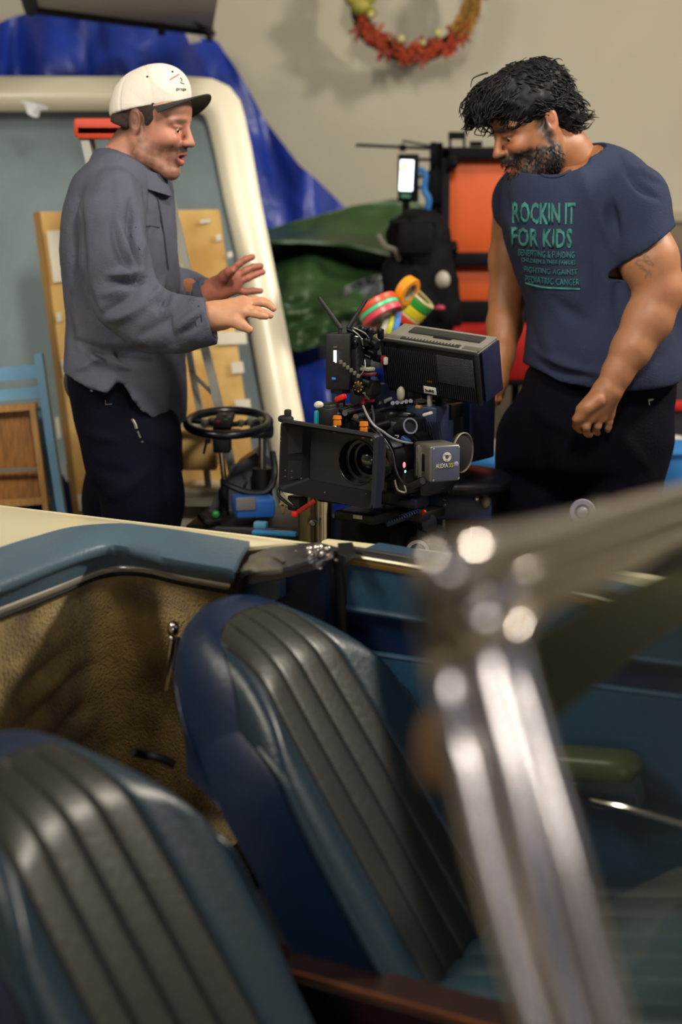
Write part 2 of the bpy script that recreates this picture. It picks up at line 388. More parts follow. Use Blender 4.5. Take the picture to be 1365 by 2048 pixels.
def grey_fn(u, v):
    return P(690 + 110 * u - 30 * v, 545 + 30 * (1 - u) * (1 - u) + 190 * v, 4.42 - .12 * v + .05 * noise.noise(Vector((u * 5, v * 7, 2))) + .02 * noise.noise(Vector((u * 15, v * 17, 2))))
o = MB().grid(grey_fn, 26, 34, .003).obj('plastic_sheet', M('grey_plastic', '55585c', .35, var=.3, vs=14, bump=.4), auto=60)
tag(o, 'crumpled grey plastic sheet beside the multicoloured tape rolls', 'plastic sheet')

# ---- upturned hardtop roof leaning on the tarpaulin
t = thing('car_hardtop', 'cream rimmed car hardtop stood on edge, grey blue lining facing the room', 'car roof', PL(200, 600, 3.95, .27))
outer = [(-420, 2100), (-420, 165), (0, 165), (200, 166), (380, 166), (425, 170), (455, 184), (473, 208), (482, 240), (495, 300), (512, 400), (528, 480), (568, 680), (598, 840), (640, 1060), (700, 1400), (742, 1600)]
inner = [(-350, 2100), (-350, 213), (0, 213), (200, 212), (360, 211), (392, 213), (412, 220), (424, 234), (432, 262), (441, 300), (461, 400), (480, 480), (517, 680), (545, 840), (586, 1060), (640, 1400), (680, 1600)]
mb = MB(); K = 8
def rimpt(i, s):
    a = PL(*outer[i], 3.95, .27); b = PL(*inner[i], 3.95, .27); c = a + (b - a) * s; n = Vector((0, -1, .27)).normalized()
    return c + n * (.024 * math.sin(min(1, s * 1.35) * math.pi * .5 + (.0 if s < .75 else (s - .75) * 4)) ** .7 if 0 < s < 1 else 0)
nvr = len(outer)
def rim_fn(u, v):
    f = u * (nvr - 1); i = min(int(f), nvr - 2); q = f - i; return rimpt(i, v).lerp(rimpt(i + 1, v), q)
MB().grid(rim_fn, nvr * 3 - 3, 8, .02).obj('rim', M('cream_enamel', 'e6dec6', .35, var=.03, vs=4, coat=.2), t, auto=60)
cs = [PL(*q, 4.0, .27) for q in inner]; mb = MB()
def lin_fn(u, v):
    f = u * (nvr - 1); i = min(int(f), nvr - 2); p = cs[i].lerp(cs[i + 1], f - i); c = PL(60, 900, 4.0, .27); q = p.lerp(c, v)
    return q + Vector((0, .10 * math.sin(v * math.pi / 2) + .006 * noise.noise(q * 6), 0))
MB().grid(lin_fn, 48, 14, .008).obj('lining', M('slate_lining', '76858a', .8, var=.08, vs=5, bump=.15, bs=80), t, auto=60)
o = MB().grid(lambda u, v: P(40 + 55 * u, 208 + 8 * u * u - 6 * (1 - u) + (28 if .2 < u < .75 else 10) * v * math.sin(.3 + 2.5 * u), 4.22 - .03 * v), 12, 6, .003).obj('paper_scrap', M('white_paper', 'cfd0d4', .8))
tag(o, 'small crumpled white paper scrap taped to the top rim of the cream roof', 'paper')

# ---- flattened cardboard, ladder, boxes
m_card = M('cardboard', 'b48a48', .8, hex2='d2b070', vs=5, bump=.15, bs=60)
t = thing('cardboard_sheet', 'tall flat cardboard carton leaning behind the man in the cap', 'cardboard', PL(280, 900, 3.72, .22))
def quad_slab(pts, Y0, k, th):
    q = [PL(x, y, Y0, k) for x, y in pts]; n = (q[1] - q[0]).cross(q[2] - q[0]).normalized(); n = n if n.y > 0 else -n
    return MB().add(q + [p + n * th for p in q], [(0, 1, 2, 3), (7, 6, 5, 4), (0, 4, 5, 1), (1, 5, 6, 2), (2, 6, 7, 3), (3, 7, 4, 0)])
quad_slab([(72, 424), (438, 419), (590, 1560), (225, 1600)], 3.72, .22, .05).obj('panel', m_card, t)
quad_slab([(66, 425), (78, 423), (236, 1600), (224, 1600)], 3.71, .22, .02).obj('side_flap', M('card_dark', '7a5c2c', .8), t)
for x, y, w_, h_ in ((93, 462, 40, 100), (112, 626, 10, 16), (455, 540, 30, 14), (432, 470, 10, 10), (462, 725, 24, 20), (470, 800, 30, 20), (122, 720, 8, 30), (110, 835, 7, 40), (455, 505, 10, 8), (400, 440, 20, 5), (148, 990, 22, 30), (432, 665, 60, 22), (128, 930, 6, 30)):
    s_ = .14
    quad_slab([(x, y), (x + w_, y - 2), (x + w_ + h_ * s_, y + h_), (x + h_ * s_, y + h_ + 3)], 3.712, .22, .003).obj('tape_patch', M('patch_white', 'c8c2b2', .7), t)
t = thing('step_ladder', 'folded aluminium step ladder with orange top cap behind the man in the cap', 'ladder', PL(380, 900, 3.34, .16))
m_al = M('aluminium', '8f8e86', .4, .55, bump=.05)
def rail(pts, w_, d_, Y0, k, nm='rail'):
    q = [PL(x, y, Y0, k) for x, y in pts]
    return MB().tube(q, 1, prof=[(-w_, -d_), (w_, -d_), (w_, d_), (-w_, d_)], up=(1, 0, 0)).obj(nm, m_al, t)
rail([(170, 272), (300, 850), (375, 1200), (440, 1500)], .010, .02, 3.34, .16); rail([(312, 272), (440, 822), (520, 1200), (580, 1500)], .010, .02, 3.34, .16)
rail([(182, 275), (285, 850), (350, 1500)], .008, .014, 3.42, .16, 'rear_rail'); rail([(300, 275), (405, 850), (470, 1500)], .008, .014, 3.42, .16, 'rear_rail')
for y in (385, 535, 690, 845, 1000, 1160, 1320):
    xl = float(np.interp(y, [272, 850, 1500], [170, 300, 440])) + 6; xr = float(np.interp(y, [272, 822, 1500], [312, 440, 580])) - 6
    a, b = PL(xl, y, 3.34, .16), PL(xr, y, 3.34, .16)
    MB().tube([a, b], 1, prof=[(-.009, -.035), (.009, -.035), (.009, .035), (-.009, .035)], up=(0, 0, 1)).obj('step', M('step_white', 'b4b0a2', .5, .2), t)
for y in (450, 790):
    x = float(np.interp(y, [272, 822], [312, 440]))
    MB().tube([PL(x - 4, y, 3.33, .16), PL(x - 50, y - 45, 3.35, .16)], .006, 6).obj('brace', m_al, t)
a = PL(242, 258, 3.36, .16); MB().box(a, (.215, .11, .045), bev=.008).box(a + Vector((0, -.045, -.012)), (.2, .02, .03), bev=.004).obj('top_cap', M('orange_plastic', 'c23a1c', .5), t)
def carton(name, label, x0, y0, x1, Y, depth, zb, mat, rot=0, tape=True):
    a, b = P(x0, y0, Y), P(x1, y0, Y); h = a.z - zb; t = thing(name, label, 'box', ((a.x + b.x) / 2, Y + depth / 2, zb)); c = Vector(((a.x + b.x) / 2, Y + depth / 2, zb + h / 2))
    MB().box(c, (b.x - a.x, depth, h), rz(rot), bev=.004).obj('carton_body', mat, t)
    if tape: MB().box(c + Vector((0, 0, h / 2)), (b.x - a.x + .002, .05, .003), rz(rot)).obj('tape', M('box_tape', 'b59a64', .3), t)
    return t
carton('cardboard_box', 'upright cardboard box on the white foam block behind the steering wheel', 352, 868, 432, 3.5, .13, .845 - .03, m_card)
t = thing('foam_block', 'white foam block under the small upright cardboard box', 'foam', (-.33, 3.6, .3)); a = P(340, 985, 3.46)
MB().box((P(400, 985, 3.55).x, 3.56, (a.z - .0) / 2), (.2, .17, a.z), bev=.012).obj('block', M('foam_white', 'c9c2ae', .8, bump=.2), t)

# ---- blue folding chair
t = thing('folding_chair', 'pale blue painted folding chair with a framed brown wooden seat, far left', 'chair', P(20, 1000, 3.38))
m_cb = M('pale_blue_paint', '6f9fc2', .5, var=.08, vs=9); m_wd = M('warm_wood', '8a5a24', .5, var=.25, vs=14, stretch=(9, 9, 1), coat=.2)
m_wd2 = M('light_wood', 'a87c46', .55, var=.15, vs=14, stretch=(9, 9, 1))
def bar(pts, w_, d_, Y0, k, nm, m, up=(1, 0, 0)):
    q = [PL(x, y, Y0, k) for x, y in pts]
    return MB().tube(q, 1, prof=[(-w_, -d_), (w_, -d_), (w_, d_), (-w_, d_)], up=up).obj(nm, m, t, auto=30)
bar([(78, 708), (102, 880), (130, 1060), (190, 1440), (214, 1585)], .010, .014, 3.45, .12, 'post', m_cb); bar([(-230, 735), (-170, 1100), (-110, 1585)], .010, .014, 3.45, .12, 'post', m_cb)
bar([(76, 816), (98, 950), (118, 1060), (165, 1400)], .009, .012, 3.51, .12, 'rear_leg', m_cb); bar([(-215, 830), (-160, 1100), (-120, 1400)], .009, .012, 3.51, .12, 'rear_leg', m_cb)
bar([(-232, 768), (76, 742)], .017, .008, 3.45, .12, 'back_slat', m_cb, (0, 0, 1)); bar([(-226, 808), (80, 784)], .014, .008, 3.45, .12, 'back_slat', m_cb, (0, 0, 1))
bar([(-215, 834), (74, 812)], .008, .010, 3.43, .12, 'seat_rail', m_wd2, (0, 0, 1)); bar([(-190, 1022), (100, 1000)], .008, .010, 3.43, .12, 'seat_rail', m_wd2, (0, 0, 1))
bar([(66, 814), (95, 1034)], .007, .010, 3.425, .12, 'seat_rail', m_wd2); bar([(-212, 838), (-190, 1040)], .007, .010, 3.425, .12, 'seat_rail', m_wd2)
quad_slab([(-212, 832), (70, 812), (98, 1000), (-190, 1020)], 3.45, .12, .008).obj('seat_panel', m_wd, t)
bar([(-200, 948), (80, 938)], .0045, .0045, 3.42, .12, 'metal_rod', m_al, (0, 0, 1))
bar([(-180, 1110), (122, 1095)], .012, .010, 3.46, .12, 'stretcher', m_cb, (0, 0, 1))

# ---- wreath on the wall
WC = P(828, -12, 5.16); t = thing('autumn_wreath', 'round twig wreath with orange maple leaves and cream berries on the wall', 'wreath', WC); WR = .205
m_twig = M('twig', '3a2a1c', .8, var=.3, vs=30)
mb = MB()
for k in range(26):
    ph = random.random() * 6; a0 = random.random() * 6; am = .012 + .016 * random.random()
    mb.tube([WC + Vector(((WR + am * math.sin(3 * a + ph)) * math.cos(a + a0), -.02 + am * 1.2 * math.cos(4 * a + ph * 2), (WR + am * math.sin(3 * a + ph)) * math.sin(a + a0))) for a in [i * 2 * math.pi / 40 for i in range(40)]], .0035, 5, closed=True)
tag(mb.obj('twig_ring', m_twig, t), kind='stuff')
def leafm(name, pts, mat):
    me = None; mb = MB(); n = len(pts); mb.add([(0, -.004, 0)] + [(x, .004 * math.cos(i * 2.1), y) for i, (x, y) in enumerate(pts)] + [(0, .0, 0)], [(0, i + 1, (i + 1) % n + 1) for i in range(n)] + [(n + 1, (i + 1) % n + 1, i + 1) for i in range(n)])
    me = bpy.data.meshes.new(name); me.from_pydata(mb.v, [], mb.f); me.materials.append(mat); return me
maple = []
for k in range(5):
    a = R_(90 + (k - 2) * 62); L = (.030, .04, .046, .04, .030)[k]
    for da, l in ((-.42, .38), (-.2, .72), (0, 1), (.2, .72), (.42, .38)): maple.append((L * l * math.cos(a - da), L * l * math.sin(a - da)))
maple.append((0.002, -.012))
mats = [M('leaf_orange', 'a83c16', .7, var=.2), M('leaf_rust', '7c2a16', .7, var=.2), M('leaf_red', '8e2214', .7, var=.2)]
lm = [leafm('maple', maple, m) for m in mats]
for k in range(38):
    a = R_(-150 + 118 * (k / 37) + random.uniform(-3, 3)); r = WR + random.uniform(-.03, .03)
    o = bpy.data.objects.new('leaf', lm[random.choice((0, 0, 1, 1, 2))]); COL.objects.link(o); o.parent = t
    o.location = (r * math.cos(a), -.05 - random.random() * .03, r * math.sin(a)); o.rotation_euler = (random.uniform(-.7, .7), random.uniform(0, 6), random.uniform(-.7, .7)); s_ = random.uniform(.7, 1.15); o.scale = (s_, s_, s_)
for (x, y, r) in ((802, 78, 8.5), (876, 67, 8.5), (846, 86, 6), (742, 30, 7)):
    MB().ball(P(x, y, 5.06), r / 560).obj('berry', M('cream_berry', 'b8ac74', .4), t)
mb = MB()
for (x, y, r) in ((722, 12, 24), (708, -4, 22), (742, 26, 14), (736, -8, 22)):
    mb.ball(P(x, y, 5.09), (r / 640, .03, r / 700), 2)
mb.obj('gourd', M('olive_gourd', '8c8434', .5, var=.3, vs=12), t)
m_straw = M('straw', '9a7430', .7, var=.3, vs=30); mb = MB()
for k in range(70):
    a = R_(random.uniform(-38, 12)); r = WR + random.uniform(-.035, .03); c = WC + Vector((r * math.cos(a), -.05 - random.random() * .03, r * math.sin(a)))
    dv = Vector((-math.sin(a) * .03 + random.uniform(-.012, .012), random.uniform(-.012, .012), math.cos(a) * .03 + random.uniform(-.012, .012))); mb.tube([c - dv, c + dv], .003, 4)
tag(mb.obj('straw_bundle', m_straw, t), kind='stuff')
MB().ball(P(744, 86, 5.29), .007).obj('wall_speck', M('ochre_speck', 'a08838', .6)); o = bpy.data.objects['wall_speck']; tag(o, 'tiny ochre leaf fragment stuck on the wall left of the wreath', 'leaf')

# ---- rack with orange panels, right of the tarpaulins
t = thing('panel_rack', 'black metal rack holding orange panels behind the bearded man', 'rack', P(980, 1000, 4.4))
m_or = M('orange_board', 'bc4a04', .6, var=.05, vs=4)
def fbox(x0, y0, x1, y1, Y, d, nm, m, bev=.003):
    a, b = P(x0, y0, Y), P(x1, y1, Y); return MB().box(((a.x + b.x) / 2, Y + d / 2, (a.z + b.z) / 2), (abs(b.x - a.x), d, abs(a.z - b.z)), bev=bev).obj(nm, m, t)
fbox(896, 312, 1090, 510, 4.42, .02, 'orange_panel', m_or); fbox(910, 528, 1090, 606, 4.42, .02, 'orange_panel', m_or)
fbox(884, 294, 1100, 318, 4.38, .06, 'cross_bar', m_dk); fbox(884, 505, 1100, 533, 4.38, .06, 'cross_bar', m_dk); fbox(884, 602, 1100, 656, 4.38, .06, 'cross_bar', m_dk)
for x in (884, 1080):
    a = P(x, 296, 4.38); b = P(x + 18, 296, 4.38); MB().box(((a.x + b.x) / 2, 4.41, a.z / 2), (b.x - a.x, .06, a.z), bev=.004).obj('upright', m_dk, t)
fbox(905, 533, 914, 602, 4.39, .05, 'edge_strip', m_dk)
for x, y in ((905, 325), (905, 495)):
    MB().box(P(x, y, 4.36), (.03, .04, .04), bev=.008).ball(P(x + 3, y + 2, 4.34), .014).obj('corner_clamp', m_dk, t)
mb = MB(); a, b = P(898, 264, 4.4), P(932, 278, 4.4); mb.box(((a.x + b.x) / 2, 4.41, (a.z + b.z) / 2), (b.x - a.x, .03, a.z - b.z), bev=.003)
for x in (901, 929): mb.cyl(P(x, 270, 4.41), P(x, 298, 4.41), .004, n=6)
mb.obj('clip_frame', m_dk, t)
MB().cyl(P(940, 288, 4.4), P(965, 288, 4.4), .008, n=8).obj('end_knob', m_dk, t)
t = thing('red_case', 'bright red box low behind the bearded man, under the orange rack', 'case', P(1020, 760, 4.25))
fbox(905, 655, 1072, 762, 4.1, .22, 'case_body', M('red_paint', 'b01410', .45, var=.08), .01); fbox(903, 762, 1074, 772, 4.09, .24, 'base_strip', m_dk)
fbox(960, 690, 1010, 697, 4.08, .02, 'handle', m_dk)
for s_ in (-.07, .07): MB().cyl((P(985, 765, 4.25).x + s_, 4.25, P(985, 770, 4.25).z), (P(985, 765, 4.25).x + s_, 4.25, 0), .012, n=8).obj('leg', m_dk, t)

# ---- small monitor on a stand
t = thing('monitor_stand', 'black light stand holding a small lit monitor, thin rod and blue strap', 'stand', (P(872, 420, 4.460).x, 4.460, 0))
fbox(797, 308, 838, 404, 4.410, .03, 'monitor', m_dk, .004)
sc_ = M('screen_glow', 'd8ecff', .3, emit=2.6)
MB().add([P(802, 320, 4.400), P(828, 321, 4.400), P(825, 382, 4.400), P(799, 381, 4.400)], [(0, 1, 2, 3)]).obj('screen', sc_, t)
MB().add([P(804, 324, 4.397), P(815, 324, 4.397), P(813, 342, 4.397), P(802, 342, 4.397)], [(0, 1, 2, 3)]).obj('screen_patch', M('screen_warm', 'd8c478', .4, emit=1.0), t)
MB().add([P(803, 388, 4.400), P(822, 389, 4.400), P(821, 396, 4.400), P(803, 395, 4.400)], [(0, 1, 2, 3)]).obj('screen_footer', M('screen_green', '1d6a48', .4), t)
MB().cyl(P(712, 290, 4.460), P(880, 298, 4.460), .005, n=8).obj('rod', M('steel_dark', '3a3834', .4, .8), t)
MB().tube([P(806, 296, 4.440), P(806, 282, 4.440), P(860, 292, 4.440)], .004, 6).obj('rod', M('steel_dark', '3a3834', .4, .8), t)
a = P(872, 420, 4.460); MB().cyl((a.x, 4.460, P(872, 286, 4.460).z), (a.x, 4.460, .55), .02, n=12).obj('pole', m_dk, t)
mb = MB()
for q in (0, 120, 240): mb.cyl((a.x, 4.460, .6), (a.x + .16 * math.cos(R_(q + 80)), 4.460 + .16 * math.sin(R_(q + 80)), .012), .012, n=8)
mb.obj('tripod_base', m_dk, t)
for (x0, y0, x1, y1) in ((830, 316, 868, 322), (830, 350, 868, 356), (830, 372, 868, 378)): fbox(x0, y0, x1, y1, 4.430, .02, 'arm', m_dk)
fbox(856, 340, 886, 408, 4.410, .07, 'battery', m_dk, .006); fbox(862, 284, 876, 330, 4.430, .05, 'top_mount', m_dk, .005)
MB().box(P(806, 296, 4.440), (.02, .02, .02), bev=.004).obj('rod_clamp', m_dk, t)
MB().cyl(P(812, 404, 4.430), P(814, 440, 4.430), .012, n=8).obj('monitor_post', m_dk, t)
MB().tube(curve_pts([P(842, 340, 4.400), P(852, 352, 4.380), P(849, 380, 4.380), P(858, 400, 4.380), P(853, 430, 4.390), P(856, 444, 4.410)], 6), .010, 8).obj('blue_strap', M('strap_blue', '1a5fa0', .6), t)
# ---- black gear bag
V, F = None, None
s = SDF((P(760, 600, 4.2).x, 3.98, P(760, 700, 4.2).z), (P(930, 600, 4.2).x, 4.40, P(760, 415, 4.2).z), .009)
for (x, y, r, yy) in ((820, 470, .07, 4.2), (855, 470, .07, 4.2), (845, 530, .085, 4.18), (800, 560, .065, 4.15), (860, 580, .085, 4.18), (815, 620, .08, 4.15), (875, 640, .075, 4.18), (835, 455, .05, 4.1), (780, 600, .04, 4.15)): s.ell(P(x, y, yy), (r, r * .9, r), k=.04)
V, F = s.mesh(); V = relax(V, F, 2); V += vnormals(V, F) * (nz(V, 40, 3) * .008)[:, None]
t = thing('equipment_bag', 'black soft equipment bag standing between the green tarpaulin and the orange rack', 'bag', P(840, 700, 4.2))
M('black_nylon', '030308', .75, bump=.3, bs=50); m_nyl = _M['black_nylon']; m_nyl.node_tree.nodes['Principled BSDF'].inputs['Specular IOR Level'].default_value = .15
link('bag_body', np_mesh('bag_body', V, F), m_nyl, t, smooth=True)
MB().box(P(832, 478, 4.06), (.10, .05, .09), bev=.015).obj('front_pocket', M('black_nylon', '0c0b14', .6), t)
MB().tube(curve_pts([P(758, 470, 4.1), P(772, 492, 4.08), P(790, 500, 4.08), P(800, 520, 4.1)], 5), .008, 6).obj('strap', M('grey_strap', '6a645c', .6), t)
MB().box(P(826, 445, 4.1), (.13, .07, .02), bev=.008).obj('top_plate', M('black_nylon', '0c0b14', .6), t)
MB().tube([P(838, 690, 4.2), Vector((P(838, 690, 4.2).x, 4.2, .0))], [.05, .06], 16).obj('base', m_dk, t)
MB().ball(P(886, 560, 4.05), (.022, .02, .026)).obj('white_cap', M('putty', 'a09a8c', .5), t)
MB().ball(P(880, 616, 4.05), (.016, .01, .009)).obj('pink_tag', M('pink_tape', 'b03458', .5), t)

# ---- tape rolls on a loop
def tape_rolls(c, axis, rolls, R, grp):
    ax = Vector(axis).normalized(); off = 0
    for colname, hexc, wd, lab in rolls:
        p = c + ax * off; r0 = R - .014
        pr = [(r0, 0), (R - .002, 0), (R, .002), (R, wd - .002), (R - .002, wd), (r0, wd)]
        tt = thing('tape_roll', lab, 'tape', p, 'multicoloured tape rolls hung on the loop')
        MB().lathe(p, ax, pr, 36, closed=True).obj('tape_band', M('tape_' + colname, hexc, .45, coat=.3), tt)
        MB().lathe(p, ax, [(r0 - .003, .001), (r0, .001), (r0, wd - .001), (r0 - .003, wd - .001)], 36, closed=True).obj('card_core', M('core_card', '8c7c5c', .8), tt)
        off += wd + .0008
tape_rolls(P(768, 636, 3.60), (-.40, .24, .70), [('pinkred', 'd83a50', .016, 'pinkish red tape roll, lowest of the left trio on the loop'), ('mint', '4cc48c', .012, 'mint green tape roll between the red and pinkish red rolls on the left'), ('redorange', 'e0421c', .016, 'red orange tape roll at the upper left of the bundle')], .054, 'l')
tape_rolls(P(800, 634, 3.74), (.56, -.14, .62), [('red', 'e03a18', .018, 'red tape roll, lowest of the right-hand stack above the camera monitor'), ('cream', 'e6cfa0', .006, 'narrow cream tape roll between the red and yellow rolls'), ('yellow', 'e4d028', .024, 'wide yellow tape roll in the middle of the right-hand stack'), ('green', '2c9a34', .020, 'bright green tape roll on top of the right-hand stack'), ('olivewhite', 'b0b078', .008, 'narrow pale olive tape roll topping the green one')], .050, 'r')
tape_rolls(P(822, 586, 3.66), (-.55, .40, .34), [('orange', 'ee9414', .024, 'orange tape roll standing highest in the bundle')], .038, 'o')
tape_rolls(P(757, 652, 3.66), (.92, .12, -.24), [('white', 'd8d4c4', .014, 'white tape roll, leftmost of the three under the bundle'), ('lime', 'c8cc30', .014, 'lime yellow tape roll beside the white one under the bundle'), ('blue', '2a78c8', .016, 'sky blue tape roll under the bundle beside the monitor')], .050, 'b')

# ---- low things at the right
t = thing('blue_crate', 'bright blue crate on the floor stack behind the bearded man at the right edge', 'crate', (P(1350, 930, 3.9).x, 3.95, 0))
a, b = P(1290, 908, 3.9), P(1440, 908, 3.9); m_bb = M('bright_blue', '2f80cc', .5)
MB().box(((a.x + b.x) / 2, 4.0, a.z - .07), (b.x - a.x, .26, .14), bev=.01).obj('crate_body', m_bb, t); MB().box(((a.x + b.x) / 2, 4.0, (a.z - .14) / 2), (b.x - a.x - .04, .22, a.z - .14), bev=.01).obj('lower_case', m_blk, t)
MB().box(((a.x + b.x) / 2, 4.0, a.z + .003), (b.x - a.x + .01, .27, .012), bev=.004).obj('lid', m_bb, t)
t = thing('black_case', 'tall black equipment case behind the bearded man at the right edge', 'case', (1.08, 4.5, 0))
MB().box((1.18, 4.55, .55), (.62, .4, 1.1), bev=.02).obj('case_body', m_blk, t); MB().box((P(1352, 812, 4.33).x, 4.34, P(1352, 812, 4.33).z), (.09, .02, .03), bev=.004).obj('red_latch', M('red_paint', 'b01410', .45), t)
MB().ball((P(1352, 884, 4.33).x, 4.34, P(1352, 884, 4.33).z), (.035, .02, .02)).obj('white_knob', M('patch_white', 'c8c2b2', .7), t)
t = thing('cloth_bag', 'blue and white folded cloth behind the black dolly seat', 'cloth', P(965, 930, 3.9))
s = SDF((.3, 3.7, .5), (.62, 4.1, .95), .008)
for x, y, r in ((952, 905, .035), (985, 900, .03), (975, 915, .04)): s.ell(P(x, y, 3.85), (r * 1.6, r * 1.4, r), k=.02)
V, F = s.mesh(); V = relax(V, F, 2); link('white_fold', np_mesh('wf', V, F), M('white_cloth', '9a968c', .8, bump=.2), t, smooth=True)
s = SDF((.25, 3.6, .45), (.7, 4.1, .95), .008)
s.cone(P(935, 905, 3.8), P(1010, 935, 3.76), .024, .03, .02); s.cone(P(970, 890, 3.86), P(1000, 892, 3.86), .02, .02, .02); s.cone(P(950, 925, 3.78), P(1010, 950, 3.8), .03, .04, .02)
V, F = s.mesh(); V = relax(V, F, 2); link('blue_fold', np_mesh('bf', V, F), m_bb, t, smooth=True)
a = P(975, 955, 3.86); MB().box((a.x, 3.88, a.z / 2), (.22, .22, a.z), bev=.01).obj('stand_box', m_blk, t)
t = thing('green_crate', 'small green and blue crate glimpsed between the legs of the bearded man', 'crate', (P(1172, 1000, 3.9).x, 3.95, 0)); a = P(1172, 930, 3.9)
for y0, y1, m in ((925, 960, m_bb), (960, 985, M('olive_green', '58703c', .6)), (985, 1020, M('slate_box', '22303a', .6))):
    p, q = P(1120, y0, 3.9), P(1225, y1, 3.9); MB().box(((p.x + q.x) / 2, 4.0, (p.z + q.z) / 2), (q.x - p.x, .2, p.z - q.z - .002), bev=.005).obj('tray', m, t)
p = P(1170, 1022, 3.9); MB().box((p.x, 4.0, p.z / 2), (.14, .2, p.z), bev=.005).obj('base_box', m_blk, t)
# ================================================================== CAR
CO = Vector((-.396, 2.424, 0)); _a = R_(28); CF = Vector((math.cos(_a), -math.sin(_a), 0)); CL = Vector((math.sin(_a), math.cos(_a), 0)); UP = Vector((0, 0, 1))
def CP(f, l, z): return CO + CF * f + CL * l + UP * z
def VL(px, py, l):
    d = ray(px, py); t = ((CO - Vector((0, 0, CAM_H))).dot(CL) + l) / d.dot(CL); return Vector((0, 0, CAM_H)) + d * t
def VF(px, py, f):
    d = ray(px, py); t = ((CO - Vector((0, 0, CAM_H))).dot(CF) + f) / d.dot(CF); return Vector((0, 0, CAM_H)) + d * t
car = thing('convertible_car', 'cream open convertible with blue leather seats and chrome windscreen frame in the foreground', 'car', CP(.5, -.6, 0))
m_cream = M('car_cream', 'f0e4bc', .28, coat=.4, var=.02, vs=3)
m_lb = M('leather_blue', '223747', .36, var=.10, vs=6, bump=.07, bs=90); m_lt = M('leather_taupe', '2e2f2d', .38, var=.12, vs=6, bump=.07, bs=90)
m_ld = M('leather_navy', '0d2444', .40, var=.12, vs=5, bump=.07, bs=90); m_pad = M('vinyl_blue', '566e80', .38, var=.05, vs=5, bump=.12, bs=120)
m_chr = M('chrome', 'dad2cc', .17, 1., bump=.02, bs=30); m_carpet = M('gold_carpet', 'c4a662', .95, hex2='7a6438', vs=9, bump=1.0, bs=160, sheen=.3)
m_rub = M('black_rubber', '14120f', .6)
def rs(pts, n):       # resample pixel polyline by x-fraction
    pts = np.array(pts, float); d = np.r_[0, np.cumsum(np.hypot(*np.diff(pts, axis=0).T))]; t = np.linspace(0, d[-1], n)
    return [(np.interp(q, d, pts[:, 0]), np.interp(q, d, pts[:, 1])) for q in t]
NS = 40
def smooth_px(pts, n):
    c = curve_pts([Vector((x, y, 0)) for x, y in pts], 8); return rs([(p.x, p.y) for p in c], n)
chr_px = smooth_px([(-420, 1372), (-200, 1290), (0, 1213), (113, 1170), (180, 1142), (222, 1131), (262, 1129), (300, 1133), (359, 1147), (461, 1165), (472, 1166)], NS + 1)
rdg_px = smooth_px([(-420, 1330), (-200, 1246), (0, 1172), (108, 1129), (175, 1106), (218, 1097), (262, 1099), (302, 1109), (359, 1126), (461, 1143), (472, 1145)], NS + 1)
out_px = smooth_px([(-420, 1268), (-200, 1180), (0, 1106), (77, 1082), (130, 1067), (180, 1060), (246, 1057), (300, 1063), (359, 1071), (477, 1090), (500, 1094)], NS + 1)
edg_px = rs([(-900, 905), (0, 1013), (500, 1073), (640, 1091)], NS + 1)
chr_w = [G(x, y, .815) for x, y in chr_px]; rdg_w = [G(x, y, .858) for x, y in rdg_px]; out_w = [G(x, y, .872) for x, y in out_px]; edg_w = [G(x, y, .862) for x, y in edg_px]
def lerp_rows(rows):
    def fn(u, v):
        f = u * NS; i = min(int(f), NS - 1); k = [r[i].lerp(r[i + 1], f - i) for r in rows]; g = v * (len(rows) - 1); j = min(int(g), len(rows) - 2)
        a, b = k[j], k[j + 1]; c0 = k[max(j - 1, 0)]; c1 = k[min(j + 2, len(rows) - 1)]; t = g - j
        return .5 * ((2 * a) + (b - c0) * t + (2 * c0 - 5 * a + 4 * b - c1) * t * t + (3 * a - c0 - 3 * b + c1) * t ** 3)
    return fn
low_w = [p + Vector((0, 0, .006)) for p in chr_w]; mid_w = [a.lerp(b, .5) + (a - b).cross(UP).normalized() * 0 + Vector((0, 0, .012)) for a, b in zip(chr_w, rdg_w)]
MB().grid(lerp_rows([out_w, [a.lerp(b, .5) + UP * .004 for a, b in zip(out_w, rdg_w)], rdg_w, mid_w, low_w]), 80, 20, .01).obj('rim_pad', m_pad, car, auto=70)
MB().tube([p - UP * .004 for p in chr_w], .0095, 12).obj('chrome_trim', M('bright_trim', 'e2ddd2', .28, .75), car)
MB().tube([p - UP * .016 for p in chr_w], .005, 8).obj('trim_gasket', m_rub, car)
crown = [a.lerp(b, .5) + UP * .004 for a, b in zip(out_w, edg_w)]
MB().grid(lerp_rows([out_w, crown, edg_w]), 80, 10, .006).obj('rear_deck', m_cream, car, auto=70)
bot_w = [p + CL * .03 - UP * .12 for p in edg_w]; bot2 = [p + CL * .02 - UP * .58 for p in edg_w]
MB().grid(lerp_rows([edg_w, [p + CL * .018 - UP * .012 for p in edg_w], bot_w, bot2]), 60, 18, .006).obj('rear_wing', m_cream, car, auto=70)
MB().box(CP(.95, .26, .55), (1.36, .03, .60), Matrix.Rotation(-_a, 3, 'Z'), bev=.012).obj('outer_door_skin', m_cream, car)
